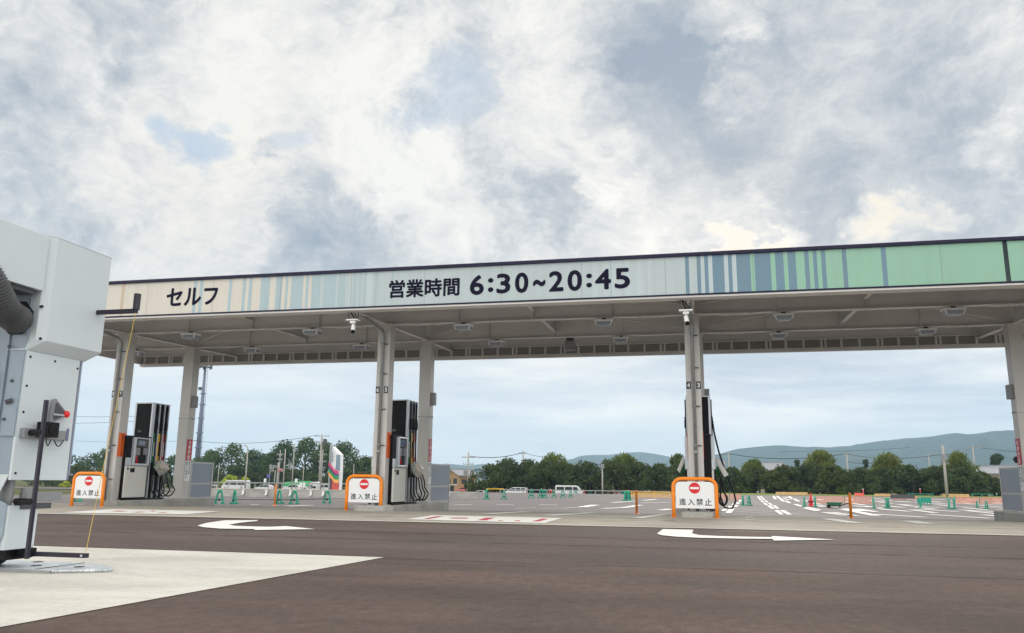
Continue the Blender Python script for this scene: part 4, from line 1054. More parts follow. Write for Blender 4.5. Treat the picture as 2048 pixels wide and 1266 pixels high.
# sensor rail with a black camera box and a triangular reflector on the front panel
b = MB(); b.box(XM + .001, XM + .05, 6.27, 6.80, 1.185, 1.275); br = b.build('bracket', M['grey'], W, bev=.003)
b = MB(); b.box(XM + .05, XM + .052, 6.775, 6.81, 1.18, 1.30); b.build('bracket_end', M['wash_dark'], br)
b = MB(); b.box(XM + .052, XM + .16, 6.40, 6.56, 1.20, 1.34); b.tube([(XM + .16, 6.48, 1.27), (XM + .17, 6.48, 1.27)], .05, 12); b.build('sensor', M['black'], W, bev=.012)
b = MB()
for y0_, y1_ in ((6.50, 6.56), (6.60, 6.72)):
    b.tube([(XM + .08, y0_ + (y1_ - y0_) * k / 12 if True else 0, 1.185 - .06 * math.sin(math.pi * k / 12)) for k in range(13)], .005, 6)
b.build('cable', M['black'], W)
b = MB(); b.prism([(XM + .02, 6.56, 1.35), (XM + .02, 6.575, 1.56), (XM + .02, 6.60, 1.575), (XM + .02, 6.76, 1.45), (XM + .02, 6.76, 1.42), (XM + .02, 6.60, 1.345)], (.03, 0, 0)); rf = b.build('reflector_plate', M['grey'], W, bev=.004)
b = MB(); b.prism([(XM + .051, 6.59, 1.375), (XM + .051, 6.60, 1.53), (XM + .051, 6.62, 1.535), (XM + .051, 6.73, 1.45), (XM + .051, 6.73, 1.43), (XM + .051, 6.61, 1.37)], (.004, 0, 0)); b.build('reflector_face', M['dgrey'], rf)
b = MB(); b.box(XM + .055, XM + .062, 6.58, 6.72, 1.415, 1.43); b.build('reflector_bar', M['silver'], rf)
b = MB(); b.ball((XM + .06, 6.745, 1.435), .035, 14, (.6, 1, 1)); b.build('warning_lamp', M['red'], rf, smooth=True)
# guide bars and the cord between them
XB = XM + .20
p0, p1 = onX(93, 800, XB), onX(54, 1117, XB)
b = MB(); b.prism([(XB - .012, p0.y - .018, .13), (XB + .012, p0.y - .018, .13), (XB + .012, p0.y + .018, .13), (XB - .012, p0.y + .018, .13)], (0, 0, p0.z - .13)); b.build('upright_bar', M['bar'], W)
b = MB(); b.tube([(XM + .01, p0.y + .03, 1.235), (XB, p0.y, 1.235)], .03, 10); b.tube([(XM - .02, p0.y + .03, .62), (XB, p0.y, .62)], .03, 10); b.build('bar_clamp', M['black'], W)
pe = Vector((-5.42, 6.60, .14))
b = MB(); b.box(XM - .10, pe.x, 6.575, 6.625, .125, .165); b.build('lower_bar', M['bar'], W, bev=.004)
te = onY(272, 622, 6.95)
b = MB(); b.box(XG - .3, te.x + .01, 6.93, 6.97, te.z - .022, te.z + .022); b.build('upper_bar', M['bar'], W, bev=.004)
cyl = onY(273, 618, 6.95); cyt = onY(273, 588, 6.95)
b = MB(); b.tube([(te.x, 6.95, te.z + .01), (te.x, 6.95, te.z + .012), (te.x, 6.95, cyt.z)], [.02, .034, .034], 16); b.build('cord_holder', M['bar'], W)
b = MB(); b.tube([(te.x + .005, 6.94, te.z - .02), (pe.x - .02, 6.60, .165)], .0026, 6); b.build('cord', mat('yellow_cord', srgb(214, 178, 70), .6), W)
b = MB(); b.tube([(te.x + .02, 6.95, te.z + .02), (te.x + .05, 6.93, te.z - .02), (te.x + .03, 6.92, te.z - .05)], .004, 5); b.tube([(pe.x - .04, 6.57, .145), (pe.x - .04, 6.574, .145)], .012, 8); b.build('shackle', M['silver'], W)
# the other leg, out of the picture to the left
wbox('far_leg', XG - .82, XG - .05, 1.4, 2.2, .2, 3.07, M['wash'], .006)

# floor rail: tread plate with a tapered end
b = MB(); b.prism([(-9.5, 6.40, .006), (-5.62, 6.40, .006), (-5.22, 6.62, .006), (-5.22, 6.72, .006), (-5.62, 7.02, .006), (-9.5, 7.02, .006)], (0, 0, .028))
RL = thing('floor_rail', (-6.2, 6.7, 0), 'galvanised tread plate with a tapered end on the pale concrete below the car wash', 'rail')
def tread_mat():
    m = bpy.data.materials.new('tread_plate'); m.use_nodes = True
    t = NT(m.node_tree); bs = m.node_tree.nodes['Principled BSDF']
    co = t.n('ShaderNodeTexCoord').outputs['Object']
    n = t.noise(co, 5, 5, .6)[0]
    t.l(t.ramp(n, [(.3, srgb(182, 190, 196)), (.7, srgb(226, 230, 232))]), bs.inputs['Base Color'])
    bs.inputs['Metallic'].default_value = .3; bs.inputs['Roughness'].default_value = .38
    c = t.n('ShaderNodeTexChecker'); t.l(co, c.inputs['Vector']); c.inputs['Scale'].default_value = 28
    w = t.n('ShaderNodeTexWave'); t.l(co, w.inputs['Vector']); w.inputs['Scale'].default_value = 14
    bp = t.n('ShaderNodeBump'); bp.inputs['Strength'].default_value = .8; bp.inputs['Distance'].default_value = .01
    t.l(t.math('MULTIPLY', c.outputs['Fac'], w.outputs['Fac']), bp.inputs['Height']); t.l(bp.outputs[0], bs.inputs['Normal'])
    return m
M['tread'] = tread_mat()
b.build('tread_plate', M['tread'], RL, bev=.012)
b = MB(); b.box(-9.5, -5.6, 6.375, 6.399, .006, .03); b.build('edge_strip', M['galv'], RL)
b = MB(); b.box(-5.785, -5.77, 6.41, 7.01, .0345, .037); b.build('plate_joint', M['black'], RL)
for xx, yy in ((-5.56, 6.68), (-6.0, 6.66), (-6.25, 6.95), (-6.55, 6.66), (-7.2, 6.7)):
    b = MB(); b.disc((xx, yy, .0375), (.048, 0, 0), (0, .048, 0), 20); b.build('bolt_hole', M['navy'], RL)

# ================================================================== BEYOND THE STATION
# ------------------------------------------------------------------ trees
LEAF = dict(
    hedge=leaf_mat('leaves_dark_hedge', (0.022, 0.044, 0.014), (0.048, 0.082, 0.022), (0.11, 0.15, 0.032)),
    tuft=leaf_mat('leaves_pale_tuft', (0.055, 0.095, 0.022), (0.11, 0.155, 0.033), (0.20, 0.23, 0.055)),
    wood=leaf_mat('leaves_wood', (0.024, 0.062, 0.022), (0.055, 0.11, 0.036), (0.11, 0.17, 0.045)),
    pine=leaf_mat('needles_pine', (0.02, 0.05, 0.03), (0.035, 0.075, 0.04), (0.05, 0.09, 0.045)),
    lime=leaf_mat('leaves_lime', (0.24, 0.32, 0.02), (0.36, 0.44, 0.03), (0.48, 0.52, 0.05)),
)
def crown_mesh(name, lobes, n, size, rr, up=0.0, squash=.8):
    """leaf-sized faces over and through a set of lobes (centre, radius): dense skin, open edge"""
    L = np.array([(c[0], c[1], c[2], r) for c, r in lobes])
    w = L[:, 3] ** 2; idx = rr.choice(len(L), size=n, p=w / w.sum())
    d = rr.normal(size=(n, 3)); d /= np.linalg.norm(d, axis=1)[:, None]
    rad = L[idx, 3] * np.clip(1.06 - np.abs(rr.normal(0, .20, n)), .3, 1.2) * (1 + .10 * rr.normal(size=n))
    P = L[idx, :3] + d * rad[:, None] * np.array([1, 1, squash])
    nrm = d * .8 + rr.normal(size=(n, 3)) * .55 + np.array([0, 0, .25]); nrm /= np.linalg.norm(nrm, axis=1)[:, None]
    a = np.cross(nrm, rr.normal(size=(n, 3))); a /= np.linalg.norm(a, axis=1)[:, None]
    if up:
        a = a * (1 - up) + np.array([0, 0, 1.0]) * up + d * .35 * up; a /= np.linalg.norm(a, axis=1)[:, None]
    b_ = np.cross(nrm, a); b_ /= (np.linalg.norm(b_, axis=1)[:, None] + 1e-6)
    s = size * rr.uniform(.55, 1.3, n)[:, None]; l = s * (1.3 if not up else 2.2); wd = s * (.75 if not up else .5)
    V = np.stack([P - a * l * .5, P + b_ * wd * .5 - a * l * .05, P + a * l * .5, P - b_ * wd * .5 - a * l * .05], 1).reshape(-1, 3)
    return V, np.arange(4 * n).reshape(-1, 4)

def tree(name, x0, x1, ytop, Y, kind, label, cat='tree', group=None, n=2600, base=None, up=0.0, open_=0.0, lobes_n=16, leaf=None, trunk=.4, depth=1.0, shape='round'):
    rr = np.random.default_rng(abs(hash((x0, ytop))) % 99991 if False else int(x0 * 13 + ytop * 7) % 99991)
    pl, pr = onY(x0, 985, Y), onY(x1, 985, Y); xc = (pl.x + pr.x) / 2; w = (pr.x - pl.x) / 2
    g = gz(Y, xc) - .05; top = onY((x0 + x1) / 2, ytop, Y).z; h = top - g
    z0 = g + (base if base is not None else .06 * h)
    t = thing(name, (xc, Y, g), label, cat, group)
    lobes = []
    ch = (top - z0); wm = min(w, ch * .6)
    for i in range(lobes_n):
        u = (i + rr.uniform(0, 1)) / lobes_n; an = rr.uniform(0, 2 * math.pi)
        if shape == 'round': prof = (max(0, 1 - (2 * abs(u - .42)) ** 2.6)) ** .5 if u > .42 else .75 + .25 * u / .42
        elif shape == 'cone': prof = (1 - u) * .9 + .1
        else: prof = math.sqrt(max(0.02, 1 - u ** 3.2))
        rl = rr.uniform(.24, .42) * wm * (1.0 if shape != 'cone' else .75)
        rmax = max(0, w * prof * 1.05 - rl * .75)
        q = rmax * math.sqrt(rr.uniform(.15, 1))
        lobes.append(((xc + math.cos(an) * q, Y + math.sin(an) * q * depth, z0 + rl * .3 + u * (ch - rl * 1.15)), rl))
    lobes.append(((xc + rr.uniform(-.2, .2) * w, Y, top - .34 * wm), .34 * wm))
    s = leaf or .0026 * Y
    V, F = crown_mesh(name, lobes, n, s, rr, up)
    # a few stray sprigs round the outline
    b = MB(); b.v = [tuple(v) for v in V]; b.f = [tuple(f) for f in F.tolist()]; b.m = [0] * len(F)
    b.build('crown', LEAF[kind], t)
    b = MB(); r0 = max(.06, .022 * h)
    b.tube([(xc, Y, g - .1), (xc + .02 * h, Y, g + .3 * h), (xc - .02 * h, Y, g + .55 * h), (xc, Y, g + .8 * h)], [r0 * 1.3, r0, r0 * .7, r0 * .25], 7)
    for k in range(5):
        an = k * 1.26 + rr.uniform(0, 1); zz = g + h * rr.uniform(.25, .6)
        b.tube([(xc, Y, zz), (xc + math.cos(an) * w * .35, Y + math.sin(an) * w * .35 * depth, zz + .12 * h), (xc + math.cos(an) * w * .65, Y + math.sin(an) * w * .65 * depth, zz + .26 * h)], [r0 * .55, r0 * .35, r0 * .12], 5)
    b.build('trunk', M['bark'], t)
    return t

HG = 'clipped trees of the hedge beyond the car park'
BUSH = [(956, 1010, 927, 'leftmost low dark bush of the hedge, right of the tiled house'), (985, 1048, 915, 'dark hedge tree behind the left white car, second from the house'), (1022, 1085, 918, 'dark hedge tree just right of the left white car'),
        (1060, 1130, 921, 'dark hedge tree below the pale tuft behind the white van'), (1108, 1165, 925, 'dark hedge tree right behind the white van'), (1142, 1200, 921, 'dark rounded hedge tree left of the slim pole with a box'),
        (1190, 1252, 918, 'dark hedge tree right of the slim pole with a box'), (1240, 1305, 923, 'dark hedge tree below the tuft between the two hills'), (1290, 1350, 927, 'dark hedge tree above the yellow mesh fence'), (1335, 1395, 925, 'dark hedge tree half behind the column numbered 4'),
        (1398, 1450, 931, 'dark hedge tree behind the pump that is seen end-on'), (1440, 1500, 935, 'dark hedge tree right of the hose loop'), (1488, 1552, 932, 'dark hedge tree right of the small tuft'), (1540, 1600, 932, 'dark hedge tree left of the red cone'), (1588, 1652, 926, 'dark hedge tree above the red cone, under a wide tuft'),
        (1640, 1700, 930, 'dark hedge tree between the red cone and the lone orange post'), (1690, 1752, 935, 'dark hedge tree behind the lone orange post'), (1742, 1806, 936, 'dark hedge tree under the tuft right of the lone orange post'), (1796, 1858, 930, 'dark hedge tree left of the tall utility pole'),
        (1846, 1910, 931, 'dark hedge tree directly behind the tall utility pole'), (1900, 1958, 934, 'dark hedge tree right of the tall utility pole'), (1945, 1992, 944, 'lowest, rightmost dark hedge tree beside the grey roofed house')]
for i, (a, c, y, l) in enumerate(BUSH):
    tree('hedge_tree', a - 24, c + 24, y - 2, 109 + (i * 37 % 5), 'hedge', l, 'tree', HG, n=4200, shape='dome', lobes_n=30, base=.0)
TUFT = [(1073, 1148, 903, 'broad pale green treetop above the hedge behind the white van'), (1203, 1292, 906, 'spiky pale green treetop right of the slim pole with a box'), (1338, 1378, 907, 'pale green treetop just left of the column numbered 4'),
        (1482, 1538, 917, 'small pale green treetop right of the pump seen end-on'), (1608, 1682, 898, 'tallest pale green treetop, above the red cone'), (1740, 1818, 905, 'pale green treetop right of the lone orange post'), (1886, 1962, 902, 'pale green treetop right of the tall utility pole')]
for a, c, y, l in TUFT:
    tree('leafy_tree', a - 5, c + 5, y, 115, 'tuft', l, 'tree', 'paler trees standing above the hedge', n=3000, up=.45, shape='dome', lobes_n=22, base=1.0)
tree('pine_tree', 1964, 2032, 905, 150, 'pine', 'bluish pine behind the grey roofed house at the right', n=1500, shape='cone', lobes_n=14)
tree('pine_tree', 1584, 1614, 919, 140, 'pine', 'small dark pine left of the tallest pale treetop', n=700, shape='cone', lobes_n=9)
tree('pine_tree', 1722, 1750, 919, 140, 'pine', 'small dark pine left of the treetop by the lone orange post', n=700, shape='cone', lobes_n=9)
WG = 'tall trees of the wood beyond the road'
WOOD = [(60, 180, 905, 'wood tree mostly hidden behind the car wash'), (165, 250, 896, 'wood tree seen between the car wash and the column numbered 7'), (215, 320, 905, 'wood tree behind the pump beside the car wash'), (300, 400, 910, 'wood tree behind the notice on the back column, left of the telecom mast'),
        (385, 445, 899, 'wood tree right at the foot of the telecom mast'), (420, 500, 886, 'bushy wood tree right of the telecom mast'), (470, 540, 898, 'wood tree behind the curved street light'), (518, 560, 905, 'lower wood tree in the gap right of the curved street light'), (535, 592, 880, 'tall ragged wood tree behind the traffic signals'),
        (575, 640, 875, 'tallest wood tree, left of the pole with the transformer'), (625, 672, 884, 'wood tree behind the pole with the transformer'), (655, 712, 882, 'rounded wood tree behind the rainbow striped sign'), (700, 760, 912, 'lower wood tree left of the column numbered 5'), (745, 800, 918, 'wood tree behind the column numbered 5'), (795, 868, 925, 'wood tree behind the pump with bagged nozzles')]
for i, (a, c, y, l) in enumerate(WOOD):
    tree('wood_tree', a - 12, c + 12, y - 2, 165 + (i * 29 % 11), 'wood', l, 'tree', WG, n=3400, shape='round', lobes_n=22, base=1.0)
for a, c, y, Y, k, l in ((404, 520, 930, 155, 'hedge', 'long dark undergrowth bank at the foot of the wood, behind the white minibus'), (500, 640, 935, 156, 'hedge', 'dark undergrowth behind the traffic signals'), (625, 760, 938, 154, 'hedge', 'dark undergrowth behind the rainbow striped sign'), (40, 250, 925, 150, 'hedge', 'dark undergrowth seen past the car wash'), (240, 410, 930, 152, 'hedge', 'dark undergrowth behind the pump beside the car wash')):
    tree('undergrowth_bank', a, c, y, Y, k, l, 'bushes', None, n=3600, shape='dome', lobes_n=34, base=0, depth=.3)
tree('lime_bush', 437, 478, 949, 140, 'lime', 'bright yellow green bush left of the white minibus', 'bush', n=1500, shape='dome', lobes_n=14, base=0)
tree('lime_bush', 474, 500, 953, 141, 'lime', 'bright yellow green bush behind the curved street light', 'bush', n=900, shape='dome', lobes_n=10, base=0)
tree('lime_bush', 610, 640, 948, 141, 'wood', 'mid green bush left of the pole with the transformer', 'bush', n=900, shape='dome', lobes_n=10, base=0)
tree('lime_bush', 118, 140, 963, 141, 'lime', 'yellow green bush glimpsed under the car wash panel', 'bush', n=900, shape='dome', lobes_n=10, base=0)

# ------------------------------------------------------------------ poles, mast and wires
def pole(name, xb, yb, xt, yt, Y, r, label, cat='pole', group=None, m='pole', arms=(), par=None):
    p, q = onY(xb, yb, Y), onY(xt, yt, Y); g = gz(Y, q.x); p.z = min(p.z, g - .05) if p.z < g + 1.5 else p.z; p = Vector((q.x, Y, g - .1))
    t = thing(name, (p.x, Y, g), label, cat, group)
    b = MB(); b.tube([p, (q.x, Y, q.z)], [r, r * .7], 8); b.build('shaft', M[m], t, smooth=True)
    for dz, half, kind in arms:
        b = MB(); z = q.z - dz
        b.box(q.x - half, q.x + half, Y - .05, Y + .05, z - .05, z + .05)
        for s in (-1, -.5, .5, 1): b.tube([(q.x + s * half * .92, Y, z + .05), (q.x + s * half * .92, Y, z + .22)], .05, 6)
        b.build('cross_arm', M['galv'], t)
    return t, Vector((q.x, Y, q.z))
UG = 'utility poles beyond the car park'
t, U1 = pole('utility_pole', 1893, 1003, 1885, 891, 97, .17, 'tall grey utility pole with a box near its top, right of the lone orange post', 'utility pole', UG)
b = MB(); b.box(U1.x - .25, U1.x + .25, U1.y - .2, U1.y + .2, U1.z - 1.6, U1.z - .9); b.tube([(U1.x - .5, U1.y, U1.z - 1.9), (U1.x + .5, U1.y, U1.z - 1.9)], .06, 6); b.tube([(U1.x - .3, U1.y, U1.z - .5), (U1.x + .3, U1.y, U1.z - .5)], .04, 6); b.build('switch_box', M['grey'], t)
t, U2 = pole('utility_pole', 934, 980, 937, 904, 118, .16, 'utility pole with cross arms beside the tiled house', 'utility pole', UG, arms=((.8, 1.0, 0), (1.8, .8, 0)))
b = MB(); b.tube([(U2.x - .45, U2.y, U2.z - 3.6), (U2.x - .45, U2.y, U2.z - 2.7)], .24, 10); b.build('transformer', M['grey'], t)
t, U3 = pole('utility_pole', 1047, 960, 1046.5, 901, 135, .14, 'bare utility pole rising behind the hedge left of the broad pale treetop', 'utility pole', UG, arms=((.5, .7, 0),))
t, U4 = pole('utility_pole', 1458, 960, 1457, 905, 150, .14, 'utility pole behind the hedge right of the pump seen end-on', 'utility pole', UG, arms=((.4, .6, 0),))
t, U5 = pole('utility_pole', 1693, 960, 1693, 906, 130, .15, 'short utility pole behind the hedge above the lone orange post', 'utility pole', UG, arms=((.25, .6, 0),))
t, U6 = pole('utility_pole', 1945, 960, 1945, 891, 140, .14, 'utility pole top showing above the rightmost pale treetop', 'utility pole', UG, arms=((.3, 1.2, 0),))
t, U7 = pole('utility_pole', 1857, 960, 1857, 908, 160, .12, 'thin distant utility pole left of the tall grey one', 'utility pole', UG)
t, U8 = pole('utility_pole', 636, 978, 644, 869, 120, .19, 'utility pole with a transformer left of the rainbow striped sign', 'utility pole', UG, arms=((.25, 1.2, 0), (1.2, .8, 0)))
b = MB(); b.tube([(U8.x + .55, U8.y, U8.z - 1.7), (U8.x + .55, U8.y, U8.z - .7)], .3, 10); b.box(U8.x, U8.x + .9, U8.y - .1, U8.y + .1, U8.z - 2.4, U8.z - 2.3); b.build('transformer', M['dgrey'], t)
t, U9 = pole('utility_pole', 641, 978, 646, 898, 121.5, .12, 'slimmer pole with coils and boxes right behind the transformer pole', 'utility pole', UG, arms=((.9, .7, 0), (2.0, .7, 0), (3.0, .6, 0), (4.0, .5, 0)))
t, U10 = pole('utility_pole', 1492 - 40, 985, 1447, 922, 160, .3, 'squat lattice pole top behind the hedge beside the hose', 'utility pole', UG, arms=((.4, 1.4, 0), (1.4, 1.0, 0)))
t, U11 = pole('utility_pole', 946, 985, 945.5, 925, 150, .09, 'thin pole between the tiled house and the hedge', 'utility pole', UG)
t, U12 = pole('utility_pole', 962, 985, 962, 928, 160, .09, 'thin distant pole right of the tiled house', 'utility pole', UG)
t, SP = pole('slim_pole', 1206, 986, 1204.5, 933, 98, .10, 'slim grey pole with a small box on top in front of the hedge', 'pole')
b = MB(); b.box(SP.x - .22, SP.x + .22, SP.y - .15, SP.y + .15, SP.z - .25, SP.z + .30); b.tube([(SP.x - .3, SP.y, SP.z), (SP.x - .2, SP.y, SP.z)], .12, 8); b.build('lamp_box', M['grey'], t, bev=.03)
SG = 'street lights by the road'
t, L1 = pole('street_light', 490, 977, 495.5, 900, 112, .12, 'curved topped street light left of the traffic signals', 'street light', SG)
b = MB(); b.tube([L1 - Vector((0, 0, .05)), L1 + Vector((-.02, 0, .35)), L1 + Vector((-.25, 0, .6)), L1 + Vector((-.6, 0, .72))], [.085, .08, .08, .09], 8); b.build('curved_arm', M['pole'], t, smooth=True)
t, L2 = pole('street_light', 585, 977, 589, 888, 112, .10, 'straight street light with a flat head right of the traffic signals', 'street light', SG)
b = MB(); b.box(L2.x - .45, L2.x + .15, L2.y - .12, L2.y + .12, L2.z - .02, L2.z + .1); b.build('lamp_head', M['white'], t, bev=.02)
for xb, xt, yt, Y, lab in ((606, 607.5, 932, 113, 'thin pale post between the street light and the green truck'), (437, 438.5, 928, 118, 'thin post left of the yellow green bush'), (705, 708, 928, 116, 'thin post left of the middle barrier'), (682, 684, 930, 118, 'thin post beside the rainbow striped sign')):
    pole('road_post', xb, 977, xt, yt, Y, .07, lab, 'post', 'thin road posts')
# traffic signals at the junction
t, S1 = pole('traffic_signal', 553, 977, 557, 925, 124, .17, 'pale concrete pole carrying several traffic signals', 'traffic signal')
def sigbox(t, x, y, Y, w, h, lit):
    p = onY(x, y, Y); b = MB(); b.box(p.x - w / 2, p.x + w / 2, Y - .15, Y + .15, p.z - h / 2, p.z + h / 2); o = b.build('signal_head', M['galv'], t, bev=.03)
    b = MB(); n = 3
    for i in range(n):
        c = (p.x + (i - 1) * w / 3 if w > h else p.x, Y - .155, p.z + (0 if w > h else (1 - i) * h / 3))
        b.disc(c, (min(w, h) * .33, 0, 0), (0, 0, min(w, h) * .33), 12)
    b.build('lenses', M['red'] if lit else M['dgrey'], o)
sigbox(t, 546, 933, 123.6, 1.2, .42, 0); sigbox(t, 561, 940, 123.6, 1.1, .42, 1)
b = MB(); b.tube([onY(548, 932, 124), onY(563, 940, 124)], .05, 6); b.tube([onY(556, 941, 124), onY(566, 943, 124)], .05, 6); b.build('signal_arm', M['galv'], t)
t, S2 = pole('traffic_signal', 538, 977, 541, 928, 126, .08, 'slim signal post with a blue plate left of the concrete signal pole', 'traffic signal')
sigbox(t, 545, 938, 125.7, .4, 1.0, 0)
b = MB(); p = onY(537, 952, 125.8); b.disc((p.x, p.y, p.z), (.32, 0, 0), (0, 0, .32), 16); b.build('round_plate', mat('sign_blue', srgb(86, 88, 160), .5), t)
p = onY(530.5, 962, 126)
t2 = thing('pedestrian_signal', (p.x, 126, gz(126)), 'small white pedestrian signal left of the blue round plate', 'signal')
b = MB(); b.box(p.x - .18, p.x + .18, 125.8, 126.1, p.z - .4, p.z + .4); b.build('signal_head', M['white'], t2, bev=.03); b = MB(); b.tube([(p.x, 126, gz(126)), (p.x, 126, p.z)], .05, 6); b.build('post', M['galv'], t2)
t, S3 = pole('traffic_signal', 566, 977, 571, 898, 128, .12, 'pole with a long arm reaching right to a grey signal', 'traffic signal')
b = MB(); b.tube([onY(568, 932, 128), onY(589, 931, 128)], .05, 6); b.tube([onY(568, 937, 128), onY(582, 936, 128)], .05, 6); b.build('signal_arm', M['galv'], t)
sigbox(t, 580, 932, 127.8, .45, 1.1, 0)
t, S4 = pole('utility_pole', 548, 977, 561, 900, 129, .10, 'slim pole with insulators just behind the traffic signals', 'utility pole', UG, arms=((.8, .6, 0), (1.6, .5, 0)))
t, S5 = pole('road_post', 549, 977, 550.5, 940, 121, .08, 'white and red banded post left of the concrete signal pole', 'post', None, 'galv')
p = onY(592.5, 961, 122); t = thing('road_sign', (p.x, 122, gz(122)), 'small white square sign on a post right of the straight street light', 'sign')
b = MB(); b.box(p.x - .22, p.x + .22, 121.95, 122, p.z - .3, p.z + .3); b.build('plate', M['white'], t); b = MB(); b.tube([(p.x, 122.04, gz(122)), (p.x, 122.04, p.z + .3)], .04, 6); b.build('post', M['galv'], t)

def wire(a, c, sag, label, r=.016, bundle=1):
    a, c = Vector(a), Vector(c); b = MB()
    b.tube([a + (c - a) * (i / 14) - Vector((0, 0, sag * 4 * (i / 14) * (1 - i / 14))) for i in range(15)], r, 4)
    o = b.build('overhead_wire', M['black'], None, root=tuple(a)); tag(o, label, 'wire', 'overhead wires')
wire(U2 - Vector((0, 0, .6)), U3 - Vector((0, 0, .3)), .5, 'thick overhead wire from the pole by the tiled house to the bare pole', .05)
wire(U3 - Vector((0, 0, .3)), onY(1110, 914, 140), .3, 'overhead wire running right from the bare pole into the broad pale treetop', .03)
wire(U4 - Vector((0, 0, .2)), U5 - Vector((0, 0, .1)), .8, 'overhead wire across the hill from behind the end-on pump to the short pole', .045)
wire(U5 - Vector((0, 0, .1)), U1 - Vector((0, 0, .9)), .6, 'overhead wire across the hill up to the tall grey utility pole', .035)
wire(U1 - Vector((0, 0, .9)), U6 - Vector((0, 0, .1)), .4, 'overhead wire from the tall grey pole to the pole top at its right', .03)
wire(U6 - Vector((0, 0, .1)), onY(2100, 900, 150), .5, 'overhead wire leaving the picture at the right over the pine', .03)
wire(onY(1392, 906, 150), U4 - Vector((0, 0, .2)), .3, 'overhead wire between the column numbered 3 and the pole right of it', .035)
wire(onY(380, 880, 130), U8 - Vector((.8, 0, .1)), .9, 'long overhead wire from the telecom mast to the transformer pole', .03)
wire(onY(60, 829, 120), onY(300, 831, 120), .3, 'overhead wire behind the car wash and the column numbered 7, upper one', .025)
wire(onY(60, 846, 120), onY(330, 838, 120), .3, 'overhead wire behind the car wash and the column numbered 7, lower one', .025)
wire(onY(150, 882, 140), onY(400, 880, 140), .3, 'faint overhead wire just above the wood beside the column numbered 7', .02)
wire(onY(1560, 903, 180), onY(1820, 895, 170), .3, 'thin upper wire across the hill, left of the tall grey pole', .025)
wire(U5 - Vector((0, 0, 1.3)), onY(1760, 925, 140), .2, 'short overhead wire falling right from the pole above the lone orange post', .035)

# telecom mast
Ym = 200.0; pb, pt = onY(400, 925, Ym), onY(411, 731, Ym)
t = thing('telecom_mast', (pt.x, Ym, gz(Ym, pt.x)), 'tall grey telecom mast with a ladder and an antenna platform', 'mast')
b = MB(); b.tube([(pt.x, Ym, gz(Ym, pt.x)), (pt.x, Ym, (pb.z + pt.z) / 2), (pt.x, Ym, pt.z)], [.78, .56, .30], 12); M['mastgrey'] = mat('mast_grey', srgb(112, 120, 142), .5, .3); b.build('shaft', M['mastgrey'], t, smooth=True)
b = MB(); z = pb.z
for zz in (pb.z + 3.8, pb.z + 7.8, pb.z + 11.8, pb.z + 15.6, pb.z + 18.6): b.tube([(pt.x, Ym, zz), (pt.x, Ym, zz + .35)], 1.05 - .02 * (zz - pb.z), 12)
b.build('flange_ring', M['mastgrey'], t)
b = MB(); xl = pt.x + 1.15
for s in (-.25, .35): b.tube([(xl + s, Ym - .6, gz(Ym, pt.x)), (xl + s - .35, Ym - .5, pt.z)], .05, 5)
zz = gz(Ym, pt.x) + .4
while zz < pt.z - .2: b.tube([(xl - .25 - .35 * (zz / pt.z), Ym - .55, zz), (xl + .35 - .35 * (zz / pt.z), Ym - .55, zz)], .045, 4); zz += .9
b.build('ladder', M['mastgrey'], t)
b = MB(); b.tube([(pt.x, Ym, pt.z - .5), (pt.x, Ym, pt.z - .35)], 1.6, 14)
for k in range(7): an = math.pi * 2 * k / 7; b.tube([(pt.x + 1.5 * math.cos(an), Ym + 1.5 * math.sin(an), pt.z - .4), (pt.x + 1.5 * math.cos(an), Ym + 1.5 * math.sin(an), pt.z + .8)], .05, 5)
b.tube([(pt.x + 1.5 * math.cos(k * .45), Ym + 1.5 * math.sin(k * .45), pt.z + .5) for k in range(15)], .05, 5); b.build('platform', M['mastgrey'], t)
for k in range(6):
    an = math.pi * 2 * k / 6 + .3; x, y = pt.x + 1.75 * math.cos(an), Ym + 1.75 * math.sin(an)
    b = MB(); b.box(x - .17, x + .17, y - .1, y + .1, pt.z - 1.0, pt.z + 1.1); b.build('antenna', M['grey'] if k % 2 else M['dgrey'], t)
b = MB(); zz = onY(404, 778, Ym).z; b.box(pt.x - 1.3, pt.x - .3, Ym - .5, Ym + .3, zz - .3, zz + .5); b.build('equipment_box', M['dgrey'], t)

